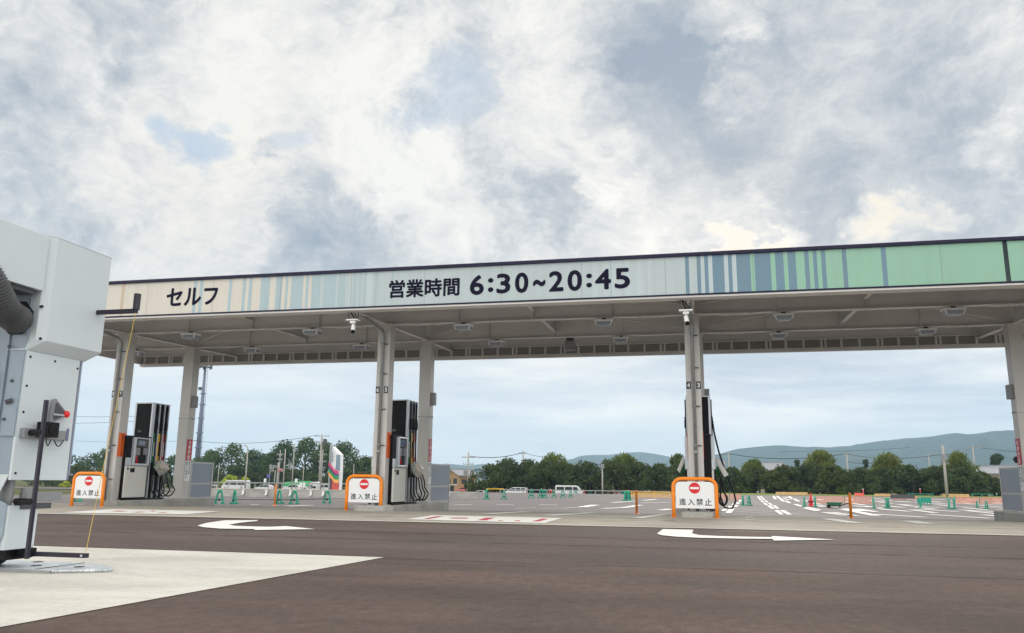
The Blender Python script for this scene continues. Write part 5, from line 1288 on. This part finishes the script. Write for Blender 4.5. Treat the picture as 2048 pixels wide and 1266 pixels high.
# ------------------------------------------------------------------ vehicles on the road
def vehicle(name, x0, x1, Y, L, label, prof, glass, wheels, hue='carwhite', flip=False, cat='van', wr=.31):
    """side-on vehicle between two places in the photograph; prof = outline (0..1 along, metres up)"""
    p, q = onY(x0, 980, Y), onY(x1, 980, Y); W_ = q.x - p.x; k = W_ / L; g = gz(Y, p.x) + .02
    t = thing(name, ((p.x + q.x) / 2, Y, g), label, cat, 'vehicles passing on the road')
    fx_ = (lambda u: q.x - u * W_) if flip else (lambda u: p.x + u * W_)
    wd = .85 * k
    b = MB(); pts = [(fx_(u), Y - wd, g + z * k) for u, z in prof]
    if flip: pts = pts[::-1]
    b.prism(pts, (0, 2 * wd, 0)); b.build('body', M[hue], t, bev=.06 * k)
    for gl in glass:
        b = MB(); pts = [(fx_(u), Y - wd - .012, g + z * k) for u, z in gl]; b.poly(pts); b.poly([(a, Y + wd + .012, c) for a, _, c in pts]); b.build('window', M['glassdark'], t)
    for u in wheels:
        for s in (-1, 1):
            b = MB(); c = (fx_(u), Y + s * (wd - .08 * k), g + wr * k); b.tube([(c[0], c[1] - .11 * k, c[2]), (c[0], c[1] + .11 * k, c[2])], wr * k, 14); w_ = b.build('wheel', M['rubber'], t)
            b = MB(); b.disc((c[0], c[1] + s * .115 * k, c[2]), (wr * .6 * k, 0, 0), (0, 0, wr * .6 * k), 12); b.build('rim', M['silver'], w_)
    b = MB(); b.box(fx_(.0) - .02, fx_(.0) + .03, Y - wd + .05, Y - wd + .35, g + .65 * k, g + .8 * k); b.build('headlight', M['silver'], t)
    b = MB(); b.box(fx_(1.0) - .02, fx_(1.0) + .02, Y - wd + .03, Y - wd + .2, g + .8 * k, g + 1.2 * k); b.build('tail_light', M['red'], t)
    return t, k, g, wd
M['dusty'] = mat('car_paint_pale_red', srgb(196, 112, 106), .3)
VAN = [(0, .35), (0, .95), (.05, 1.05), (.16, 1.75), (.24, 1.93), (.97, 1.95), (1, 1.8), (1, .35)]
VG = [[(.13, 1.1), (.20, 1.68), (.34, 1.7), (.34, 1.1)], [(.37, 1.1), (.37, 1.7), (.64, 1.7), (.64, 1.1)], [(.67, 1.1), (.67, 1.7), (.95, 1.68), (.95, 1.1)]]
CAR = [(0, .35), (0, .75), (.06, .85), (.24, .95), (.38, 1.42), (.50, 1.5), (.80, 1.46), (.97, 1.0), (1, .9), (1, .35)]
CG = [[(.28, .97), (.40, 1.36), (.55, 1.42), (.55, .97)], [(.57, .97), (.57, 1.42), (.78, 1.38), (.90, .99)]]
MPV = [(0, .35), (0, .8), (.05, .9), (.14, 1.0), (.33, 1.58), (.45, 1.68), (.97, 1.66), (1, 1.3), (1, .35)]
MG = [[(.19, 1.05), (.35, 1.52), (.50, 1.56), (.50, 1.05)], [(.53, 1.05), (.53, 1.57), (.74, 1.57), (.74, 1.05)], [(.77, 1.05), (.77, 1.57), (.95, 1.54), (.97, 1.1)]]
vehicle('passing_van', 1112, 1166, 102, 4.7, 'white high roofed van in front of the hedge, seen from the side', VAN, VG, (.17, .83), flip=True)
vehicle('passing_car', 1010, 1054, 102, 4.4, 'white sloping fronted car left of the white van', MPV, MG, (.17, .82), cat='car')
vehicle('passing_minibus', 447, 495, 122, 4.9, 'long white minibus behind the grey wall, left of the signals', VAN, VG, (.17, .83))
vehicle('passing_car', 512, 546, 123, 4.3, 'white car just left of the left hand orange post', CAR, CG, (.18, .80), cat='car')
vehicle('passing_car', 568, 604, 123, 4.3, 'white car in front of the green truck body', CAR, CG, (.18, .80), cat='car')
vehicle('passing_van', 634, 660, 124, 3.4, 'small white van directly left of the rainbow striped sign', VAN, VG, (.17, .83))
vehicle('passing_car', 912, 940, 126, 4.2, 'pale red car half hidden by orange netting below the tiled house', CAR, CG, (.18, .80), 'dusty', cat='car')
vehicle('passing_car', 945, 972, 103, 4.2, 'white car at the foot of the hedge right of the orange netting', CAR, CG, (.18, .80), cat='car')
vehicle('parked_bus', 414, 434, 126, 5.5, 'white bus with a dark front showing past the screen panel left of the bush', [(0, .3), (0, 2.3), (.05, 2.5), (.97, 2.55), (1, 2.5), (1, .3)], [[(.55, .9), (.55, 2.1), (.98, 2.1), (.98, .9)]], (.2, .8), cat='bus')
# the lorry: green tipper body, white cab lettered on its side
TB = [(0, .5), (0, 2.3), (.06, 2.45), (.60, 2.5), (.60, .5)]
t, k, g, wd = vehicle('parked_truck', 569, 619, 126, 6.6, 'white truck with a bright green body behind the white car', [(0, .5), (0, 1.2), (1, 1.2), (1, .5)], [], (.12, .3, .85), cat='truck', wr=.42)
p0, p1 = onY(569, 980, 126), onY(619, 980, 126)
b = MB(); b.prism([(p0.x, 126 - wd, g + 1.21 * k), (p0.x, 126 - wd, g + 2.0 * k), (p0.x + .4, 126 - wd, g + 2.25 * k), (p1.x, 126 - wd, g + 2.5 * k), (p1.x, 126 - wd, g + 1.21 * k)], (0, 2 * wd, 0)); b.build('green_body', mat('truck_green', srgb(46, 176, 96), .45), t, bev=.05)
t, k, g, wd = vehicle('parked_truck', 619, 637, 118, 2.6, 'white truck cab with a large black S on its side', [(0, .45), (0, 2.3), (.3, 2.75), (.9, 2.8), (1, 2.3), (1, .45)], [[(.03, 1.2), (.03, 1.9), (.10, 2.3), (.13, 2.3), (.13, 1.2)]], (.5,), cat='truck', wr=.42)
p0 = onY(623, 980, 118)
b = MB(); b.text('Se', (p0.x, 118 - wd - .02, g + 1.05 * k), X_, Z_, (.95, .55), .04); b.build('lettering', M['ink'], t)
for x, l in ((601.5, 'left of two white slatted boards standing behind the grey wall'), (608, 'right of two white slatted boards standing behind the grey wall')):
    p = onY(x, 972, 100); tp = onY(x, 965, 100).z; t = thing('site_board', (p.x, 100, gz(100)), l, 'board', 'white slatted boards')
    b = MB()
    for i in range(4): b.box(p.x - .18 + i * .1, p.x - .11 + i * .1, 99.97, 100.0, gz(100) + .2, tp)
    b.box(p.x - .2, p.x + .22, 100.001, 100.03, gz(100) + .5, gz(100) + .6); b.box(p.x - .2, p.x + .22, 100.001, 100.03, tp - .3, tp - .2); b.build('slats', M['white'], t)

# ------------------------------------------------------------------ rainbow striped totem sign
Ys = 88.0
zs = lambda X, Y: onY(520 + .1343 * X, 850 + .1343 * Y, Ys)
t = thing('totem_sign', (zs(1110, 975).x, Ys, gz(Ys)), 'tall totem sign with rainbow stripes, a pale top and a red foot', 'sign')
def slab(name, px, y0, y1, m, par=None):
    pts = [zs(*p) for p in px]; b = MB(); b.prism([(p.x, Ys + y0, p.z) for p in pts], (0, y1 - y0, 0)); return b.build(name, m, par or t)
gb = gz(Ys)
def low(px): return px
slab('body', [(1075, 318), (1198, 440), (1192, 690), (1172, 1010), (1030, 1010), (1040, 640), (1055, 350)], 0, .8, M['white'])
slab('edge_fin', [(1030, 1010), (1035, 640), (1058, 290), (1078, 312), (1060, 560), (1050, 1010)], -.25, -.004, M['galv'])
slab('display_panel', [(1140, 442), (1196, 445), (1190, 680), (1128, 662)], -.05, -.004, mat('totem_grey_panel', srgb(120, 140, 156), .3))
for ya, yb in ((395, 440), (448, 492), (500, 545)): slab('price_box', [(1072, ya), (1102, ya + 4), (1098, yb), (1068, yb - 2)], -.256, -.251, M['screen'])
bands = [('band_magenta', (206, 60, 112), 556, 604), ('band_purple', (92, 84, 140), 604, 636), ('band_green', (36, 150, 92), 636, 690), ('band_orange', (244, 170, 84), 690, 740)]
for nme, c, a, d_ in bands:
    slab('stripe', [(1042, a), (1125, a + 112), (1186, a + 128), (1184, d_ + 128), (1122, d_ + 118), (1036, d_)], -.30, -.26, mat(nme, srgb(*c), .5))
slab('lower_panel', [(1072, 800), (1120, 862), (1180, 870), (1172, 1010), (1066, 1010)], -.05, -.004, mat('totem_red', srgb(206, 84, 74), .5))
slab('lower_panel', [(1034, 745), (1068, 795), (1064, 1010), (1030, 1010)], -.05, -.005, mat('totem_dark', srgb(90, 88, 96), .5))

# ------------------------------------------------------------------ houses
def house(name, x, Y, w, d, h, rh, rz, wall, roof, label):
    p = onY(x, 978, Y); g = gz(Y, p.x)
    t = thing(name, (p.x, Y, g), label, 'house', None, rz)
    def mk(nm, b, m, par=t): return b.build(nm, m, par)
    # parts are modelled round the origin and shifted to the thing
    def sh(b): b.v = [(v[0] + p.x, v[1] + Y, v[2] + g) for v in b.v]; return b
    b = MB(); b.prism([(-w, -d, 0), (w, -d, 0), (w, -d, h), (0, -d, h + rh), (-w, -d, h)], (0, 2 * d, 0)); mk('wall', sh(b), wall)
    b = MB()
    for s in (-1, 1):
        e = Vector((s * (w + .45), 0, h - rh * .45 / w)); r_ = Vector((0, 0, h + rh))
        q = [e + Vector((0, -d - .4, .02)), r_ + Vector((0, -d - .4, .02)), r_ + Vector((0, d + .4, .02)), e + Vector((0, d + .4, .02))]
        b.prism(q if s > 0 else q[::-1], (0, 0, .14))
    rf = mk('roof', sh(b), roof); b = MB(); b.box(-.12, .12, -d - .42, d + .42, h + rh + .13, h + rh + .28); b.build if False else mk('ridge', sh(b), roof, rf)
    for (xx, zz) in ((-w * .45, h * .62), (w * .45, h * .62), (0.1, h * .2)):
        b = MB(); b.box(xx - .5, xx + .5, -d - .03, -d - .003, zz - .4, zz + .5); wd_ = mk('window', sh(b), M['glassdark']); b = MB(); b.box(xx - .6, xx + .6, -d - .06, -d - .031, zz - .5, zz - .4); mk('sill', sh(b), M['white'], wd_)
    for yy in (-d * .4, d * .4):
        b = MB(); b.box(w + .003, w + .03, yy - .5, yy + .5, h * .5, h * .75); mk('window', sh(b), M['glassdark'])
    return t
M['ochre'] = mat('ochre_wall', srgb(158, 132, 92), .8, var=.06); M['tile'] = mat('grey_roof_tile', srgb(138, 140, 146), .5, var=.12, vscale=2)
M['beige'] = mat('beige_wall', srgb(178, 164, 140), .8, var=.05)
house('tiled_house', 921, 128, 1.9, 1.7, 2.7, .75, R(-38), M['ochre'], M['tile'], 'small ochre house with a grey tiled gable roof beside the utility pole')
house('grey_roofed_house', 2008, 130, 2.2, 3.2, 3.0, .9, R(35), M['beige'], M['tile'], 'beige house with a grey roof at the right edge behind the screen panel')
house('grey_roofed_house', 1532, 150, 3.0, 3.0, 3.4, 1.2, R(60), M['beige'], M['tile'], 'roof of a distant house just showing over the hedge by the small pine')

# ------------------------------------------------------------------ low concrete walls with drain pipes
def low_wall(x0, x1, ybase, ytop, label, pipes=()):
    a, c = G(x0, ybase), G(x1, ybase); Y = (a.y + c.y) / 2; zt = onY((x0 + x1) / 2, ytop, Y).z; g = gz(Y)
    xa, xb = onY(x0, ybase, Y).x, onY(x1, ybase, Y).x
    t = thing('concrete_wall', ((xa + xb) / 2, Y, g), label, 'wall')
    b = MB(); b.box(xa, xb, Y, Y + .3, g - .1, zt); b.build('wall', M['conc'], t, bev=.015)
    b = MB(); b.box(xa, xb, Y - .03, Y + .33, zt + .001, zt + .05); b.build('coping', M['gutter'], t)
    for px in pipes:
        x = onY(px, ybase, Y).x; b = MB(); b.tube([(x, Y - .09, zt - .02), (x, Y - .09, g + .18), (x - .08, Y - .12, g + .1)], .075, 8); b.tube([(x, Y - .09, zt - .10), (x, Y - .09, zt - .02)], .10, 8); b.build('drain_pipe', M['white'], t, smooth=True)
low_wall(372, 742, 994.5, 979.5, 'long low grey wall with white drain pipes behind the left hand orange post', (487, 533.5, 581.5, 622.5, 647))
low_wall(896, 956, 998, 985, 'short low grey wall right of the screen panel by the middle pump', (899,))

# ------------------------------------------------------------------ barricade stands, cones, nets on the car park
def a_frame(p, h, rz, label, hue):
    t = thing('barricade_stand', p, label, 'barricade stand', 'plastic barricade stands on the car park')
    x, y, z = p; k = h / .80
    b = MB()
    for s in (-1, 1):
        b.tube([(x + s * .20 * k, y, z + .05 * k), (x + s * .15 * k, y, z + .35 * k), (x + s * .085 * k, y, z + .66 * k), (x + s * .03 * k, y, z + .74 * k)], [.058 * k, .05 * k, .048 * k, .045 * k], 8)
        b.box(x + s * .19 * k - .085 * k, x + s * .19 * k + .085 * k, y - .15 * k, y + .15 * k, z, z + .075 * k)
    b.box(x - .16 * k, x + .16 * k, y - .035 * k, y + .035 * k, z + .20 * k, z + .29 * k)
    b.box(x - .10 * k, x + .10 * k, y - .035 * k, y + .035 * k, z + .58 * k, z + .66 * k)
    b.tube([(x, y, z + .60 * k), (x, y, z + .72 * k), (x, y, z + .77 * k)], [.09 * k, .07 * k, .05 * k], 10)
    b.build('frame', M[hue], t)
    b = MB(); b.tube([(x, y - .06 * k, z + .22 * k), (x, y + .06 * k, z + .22 * k)], .055 * k, 8); b.build('socket', M['black'], t)
    b = MB(); b.tube([(x, y, z + .765 * k), (x, y, z + .80 * k)], [.045 * k, .025 * k], 8); b.build('cap', M['yellow'] if hue == 'teal' else M['white'], t)
    t.rotation_euler = (0, 0, rz)
    return t
AF = []
for (x, yb, yt, rz, l) in ((438, 1008, 977.5, 20, 'green barricade stand nearest the screen panel by the left pump'), (468, 1008, 977.5, -35, 'green barricade stand second right of that screen panel, turned'), (557.5, 1007.5, 977.5, -20, 'green barricade stand touching the left hand orange post'),
                           (588, 1008, 979, 10, 'green barricade stand below the straight street light'), (654, 1006.5, 979.5, 10, 'green barricade stand just left of the middle barrier'), (154, 1003, 974, 0, 'green barricade stand whose feet show under the barrier by the car wash')):
    AF.append((x, yb, yt, rz, l, 'teal'))
for (X, a, c, rz, l) in ((340, 545, 645, 70, 'green barricade stand right of the short grey wall'), (502, 560, 645, 40, 'green barricade stand at the right end of the wire fence'), (757, 548, 635, 15, 'green barricade stand alone between the white car and the white van'),
                         (850, 545, 633, 20, 'left one of two touching green barricade stands below the white van'), (876, 548, 633, 20, 'right one of two touching green barricade stands below the white van'), (968, 562, 630, 25, 'green barricade stand right of the leftmost red stand'),
                         (1050, 557, 630, 15, 'green barricade stand midway between the two left red stands'), (1122, 562, 628, 30, 'green barricade stand right below the van wheels, paired with another'), (1170, 560, 627, 10, 'green barricade stand just left of the middle red stand'),
                         (1310, 558, 618, 30, 'green barricade stand right of the middle red stand'), (1370, 558, 617, 15, 'green barricade stand left of the rightmost red stand'), (1396, 560, 615, 15, 'small green barricade stand touching the rightmost red stand'), (1447, 570, 612, 15, 'smallest green barricade stand, right of the rightmost red stand'),
                         (1610, 560, 608, 20, 'faint green barricade stand before the yellow mesh fence'), (1636, 560, 660, 60, 'left one of a tight bunch of green stands by the mesh fence'), (1652, 560, 660, 30, 'middle one of a tight bunch of green barricade stands by the mesh fence'), (1668, 560, 660, 60, 'right one of a tight bunch of green stands by the mesh fence')):
    p = z8(X, c); AF.append((p[0], p[1], z8(X, a)[1], rz, l, 'teal'))
for (X, a, c, l) in ((937, 550, 622, 'leftmost pinkish red barricade stand among the green ones'), (1240, 555, 620, 'middle pinkish red barricade stand among the green ones'), (1422, 560, 610, 'rightmost pinkish red barricade stand among the green ones')):
    p = z8(X, c); AF.append((p[0], p[1], z8(X, a)[1], 10, l, 'pink'))
for (X, a, c, rz, l) in ((155, 468, 541, 75, 'green barricade stand right of the hose loop, seen edge on'), (197, 468, 543, 55, 'green barricade stand right of the hose loop, second one'), (570, 478, 549, 75, 'green barricade stand left of the red cone'), (643, 478, 551, 75, 'green barricade stand right of the red cone'),
                         (1037, 485, 560, 75, 'green barricade stand right of the lone orange post, nearest to it'), (1121, 486, 560, 75, 'left one of two touching green stands right of the lone post'), (1136, 486, 560, 65, 'right one of two touching green stands right of the lone orange post'), (1352, 485, 558, 75, 'green barricade stand carrying the teal board'),
                         (1545, 486, 566, 70, 'left green barricade stand at the foot of the tall utility pole'), (1580, 488, 566, 70, 'right green barricade stand at the foot of the tall utility pole'), (1733, 505, 556, 60, 'small green stand between the utility pole and the right screen panel'), (1797, 505, 566, 40, 'green barricade stand nearest the right screen panel')):
    p = z5(X, c); AF.append((p[0], p[1], z5(X, a)[1], rz, l, 'teal'))
proto = {}
for x, yb, yt, rz, l, hue in AF:
    p = G(x, yb); h = onY(x, yt, p.y).z - p.z
    if hue not in proto:
        proto[hue] = (a_frame(p, h, R(rz), l, hue), h)
    else:
        o, h0 = proto[hue]; dup(o, p, l, None, R(rz), h / h0)

def net(x0, y0b, x1, y1b, ht, hue, label, nx=60):
    a, c = G(x0, y0b), G(x1, y1b); t = thing('safety_net', (a + c) / 2, label, 'net fence', 'mesh safety fences on the car park')
    b = MB(); d = c - a; L = d.length; n = max(8, int(L / .22)); up_ = Vector((0, 0, 1)); s = d.normalized()
    for i in range(n + 1):
        p = a + d * (i / n); b.poly([p - s * .017, p + s * .017, p + s * .017 + up_ * ht, p - s * .017 + up_ * ht])
    m = 6
    for j in range(m + 1):
        z = ht * j / m; b.poly([a + up_ * (z - .014), c + up_ * (z - .014), c + up_ * (z + .014), a + up_ * (z + .014)])
    b.build('mesh', M[hue], t)
    k = max(2, int(L / 4))
    for i in range(k + 1): p = a + d * (i / k); b = MB(); b.tube([p, p + up_ * (ht + .08)], .025, 6); b.build('stake', M['yellow'] if hue != 'net_orange' else M['teal'], t)
M['net_orange'] = mat('net_orange', srgb(232, 150, 120), .7); M['edging'] = mat('edging_board', srgb(204, 166, 120), .8, var=.1); M['net_yellow'] = mat('net_yellow', srgb(236, 176, 62), .7)
net(*z5(645, 530), *z5(1030, 530), .45, 'net_orange', 'orange net fence between the red cone and the lone orange post')
net(*z5(1585, 530), *z5(1915, 532), .45, 'net_orange', 'orange net fence between the utility pole and the right screen panel')
net(*z5(-20, 505), *z5(150, 505), .42, 'net_orange', 'orange net fence behind the hose loop')
net(*z5(1150, 500), *z5(1340, 500), .25, 'net_orange', 'faint low orange net left of the teal board')
net(*z8(1690, 628), *z8(2120, 632), .48, 'net_yellow', 'yellow mesh fence behind the left orange post of the right barrier')
net(*z8(350, 600), *z8(510, 600), .42, 'net_orange', 'orange net fence right of the short grey wall')
net(*z8(1455, 592), *z8(1580, 592), .35, 'pink', 'pinkish red net beyond the rightmost red stand')
net(*z8(105, 562), *z8(255, 562), .5, 'pink', 'red net below the tiled house')

def bar(x0, y0, x1, y1, Yh, label, hue='black', r=.025):
    a, c = G(x0, Yh), G(x1, Yh); b = MB(); a.z = onY(x0, y0, a.y).z; c.z = onY(x1, y1, c.y).z
    b.tube([a, c], r, 6); o = b.build('barrier_pipe', M[hue], None, root=tuple((a + c) / 2)); tag(o, label, 'pipe', 'pipes slotted through the barricade stands')
bar(402, 999, 440, 999.5, 1008, 'dark pipe slotted from the screen panel to the first green stand', 'dgrey')
bar(470, 999, 556, 999.5, 1008, 'dark pipe slotted between the second green stand and the left orange post', 'dgrey')
bar(559, 999.5, 588, 999, 1008, 'short dark pipe right of the left orange post', 'dgrey')
bar(590, 999, 653, 997.5, 1007.5, 'dark pipe slotted below the straight street light', 'dgrey')
bar(*z8(345, 549), *z8(500, 549), z8(0, 645)[1], 'yellow pipe along the top right of the short grey wall', 'yellow', .03)

p = G(1622.5, 1012.5); h = onY(1622.5, 985.5, p.y).z - p.z; k = h / .8
t = thing('traffic_cone', p, 'red traffic cone with a dark weight between two green stands', 'traffic cone')
b = MB(); b.box(p.x - .19 * k, p.x + .19 * k, p.y - .19 * k, p.y + .19 * k, p.z, p.z + .035 * k); b.tube([(p.x, p.y, p.z + .036 * k), (p.x, p.y, p.z + .4 * k), (p.x, p.y, p.z + h)], [.14 * k, .085 * k, .028 * k], 16); b.build('cone', M['red'], t, smooth=False)
b = MB(); b.tube([(p.x, p.y, p.z + .22 * k), (p.x, p.y, p.z + .27 * k), (p.x, p.y, p.z + .33 * k)], [.17 * k, .2 * k, .16 * k], 16); b.build('weight', mat('dark_red_weight', srgb(120, 20, 28), .6), t)
p = G(*z5(773, 560)); t = thing('wheelbarrow', p, 'dark green wheelbarrow tray left of the lone orange post', 'wheelbarrow')
b = MB(); b.prism([(p.x - .28, p.y - .2, p.z + .14), (p.x + .26, p.y - .2, p.z + .14), (p.x + .42, p.y - .2, p.z + .32), (p.x - .42, p.y - .2, p.z + .32)], (0, .4, 0)); b.build('tray', mat('dark_green_plastic', srgb(22, 86, 62), .5), t, bev=.02)
b = MB(); b.tube([(p.x - .3, p.y - .05, p.z + .1), (p.x - .3, p.y + .05, p.z + .1)], .1, 12); b.build('wheel', M['rubber'], t)
for s in (-1, 1): b = MB(); b.tube([(p.x - .3, p.y + s * .12, p.z + .12), (p.x + .3, p.y + s * .16, p.z + .13), (p.x + .75, p.y + s * .18, p.z + .3)], .016, 6); b.tube([(p.x + .25, p.y + s * .15, p.z + .13), (p.x + .25, p.y + s * .15, p.z)], .016, 6); b.build('handle', M['black'], t)
p = G(*z5(1232, 504)); t = thing('storage_crate', p, 'dark open crate left of the teal board', 'crate')
b = MB(); b.box(p.x - .85, p.x + .85, p.y - .3, p.y - .25, p.z + .1, p.z + .45); b.box(p.x - .85, p.x + .85, p.y + .25, p.y + .3, p.z + .1, p.z + .45); b.box(p.x - .85, p.x + .85, p.y - .249, p.y + .249, p.z + .1, p.z + .14); b.box(p.x - .9, p.x - .851, p.y - .3, p.y + .3, p.z + .1, p.z + .45); b.box(p.x + .851, p.x + .9, p.y - .3, p.y + .3, p.z + .1, p.z + .45); b.build('box', M['dgrey'], t)
p = G(*z5(1378, 540)); t = thing('barrier_board', p, 'teal slatted board hung beside a green stand right of the dark crate', 'board')
zt = onY(*z5(1378, 488), p.y).z; w = .42; b = MB(); b.box(p.x - w, p.x + w, p.y - .03, p.y + .03, zt - .34, zt); b.build('board', M['teal'], t)
for i in range(5): x = p.x - w + .08 + i * .17; b = MB(); b.box(x - .03, x + .03, p.y - .025, p.y + .025, zt - .50, zt - .341); b.build('tooth', M['teal'], t)
for s in (-1, 1): b = MB(); b.tube([(p.x + s * w * .8, p.y + .05, p.z), (p.x + s * w * .8, p.y + .05, zt)], .02, 6); b.build('leg', M['teal'], t)
# marker stakes, white bollard, verge edging in front of the hedge
for X, a, c, hue, l in ((967, 435, 480, 'pink', 'thin red and white stake in the verge right of the lone orange post'), (1352, 433, 480, 'red', 'thin red stake in the verge above the teal board'), (577, 408, 460, 'galv', 'thin grey stake in the verge above the red cone'), (1865, 465, 482, 'teal', 'small teal stake in the verge near the right screen panel')):
    p = G(*z5(X, c + 2)); zt = onY(*z5(X, a), p.y).z; t = thing('marker_stake', p, l, 'stake', 'marker stakes in the verge')
    b = MB(); b.tube([p, (p.x, p.y, zt)], .045, 6); b.build('stake', M[hue], t); b = MB(); b.tube([(p.x, p.y, zt), (p.x, p.y, zt + .1)], .055, 6); b.build('cap', M['white'], t)
for X0, X1, yb, yt, hue, l in ((375, 590, 462, 452, 'edging', 'low tan edging board in the verge left of the red cone'), (905, 970, 476, 458, 'pink', 'pale red edging board in the verge by the stake'), (1040, 1190, 478, 463, 'edging', 'low tan edging board in the verge above the touching green stands'), (1500, 1680, 482, 463, 'edging', 'low tan edging board in the verge behind the tall utility pole'), (1265, 1440, 480, 462, 'teal', 'low teal rail in the verge behind the teal board'), (1690, 1840, 480, 463, 'teal', 'low teal rail in the verge near the right screen panel')):
    a = onY(*z5(X0, yb), 98.5); c = onY(*z5(X1, yb), 98.5); zt = onY(*z5((X0 + X1) / 2, yt), 98.5).z; g = gz(98.5)
    t = thing('verge_board', ((a.x + c.x) / 2, 98.5, g), l, 'board', 'low boards along the verge')
    b = MB()
    zt = max(min(zt, g + .6), g + .2)
    if hue == 'teal': b.box(a.x, c.x, 98.45, 98.5, zt - .06, zt)
    else: b.box(a.x, c.x, 98.45, 98.5, g + .02, max(min(zt, g + .35), g + .15))
    b.build('rail', M[hue], t)
    for x in (a.x + .1, (a.x + c.x) / 2, c.x - .1): b = MB(); b.box(x - .04, x + .04, 98.51, 98.57, g - .05, max(min(zt, g + .35), g + .15) + .05); b.build('stake', M['bark'] if hue != 'teal' else M['teal'], t)
# guard rail along the road on the left, signal lamp by the right screen panel
p0, p1 = onY(402, 977, 104), onY(760, 979, 104)
t = thing('guard_rail', ((p0.x + p1.x) / 2, 104, gz(104)), 'thin grey guard rail along the road behind the long low wall', 'guard rail')
b = MB(); b.box(p0.x, p1.x, 104, 104.06, gz(104) + .55, gz(104) + .7); b.build('rail', M['galv'], t)
for i in range(14): b = MB(); x = p0.x + (p1.x - p0.x) * i / 13; b.box(x - .05, x + .05, 104.061, 104.14, gz(104) - .9, gz(104) + .68); b.build('post', M['galv'], t)
p0, p1 = onY(1000, 980, 94), onY(1340, 983, 94)
t = thing('guard_rail', ((p0.x + p1.x) / 2, 94, gz(94)), 'thin grey guard rail in front of the white van', 'guard rail')
b = MB(); b.box(p0.x, p1.x, 94, 94.06, gz(94) + .20, gz(94) + .30); b.build('rail', M['galv'], t)
for i in range(8): b = MB(); x = p0.x + (p1.x - p0.x) * i / 7; b.box(x - .05, x + .05, 94.061, 94.14, gz(94) - .1, gz(94) + .28); b.build('post', M['galv'], t)
p = onY(2036, 927, 34); t = thing('signal_lamp', (p.x, 34, gz(34)), 'black signal lamp on a post above the right screen panel', 'lamp')
b = MB(); b.tube([(p.x + .03, 34, gz(34)), (p.x + .03, 34, p.z)], .03, 8); b.build('post', M['dgrey'], t)
b = MB(); b.box(p.x - .09, p.x + .05, 33.9, 34.1, p.z + .02, p.z + .26); b.box(p.x - .14, p.x - .091, 33.93, 34.07, p.z + .1, p.z + .2); b.build('head', M['black'], t, bev=.015)

# ================================================================== HAZE
b = MB(); b.box(-4500, 4500, -120, 3800, -8, 215)
m = bpy.data.materials.new('haze'); m.use_nodes = True; nt = m.node_tree; nt.nodes.clear()
v = nt.nodes.new('ShaderNodeVolumePrincipled'); v.inputs['Color'].default_value = (0.53, 0.74, 0.97, 1); v.inputs['Density'].default_value = 2.6e-4; v.inputs['Anisotropy'].default_value = 0.2
o_ = nt.nodes.new('ShaderNodeOutputMaterial'); nt.links.new(v.outputs[0], o_.inputs['Volume'])
hz = struct(b.build('haze', m), 'thin bluish haze over the distant hills', 'stuff')

SC.cycles.volume_bounces = 2
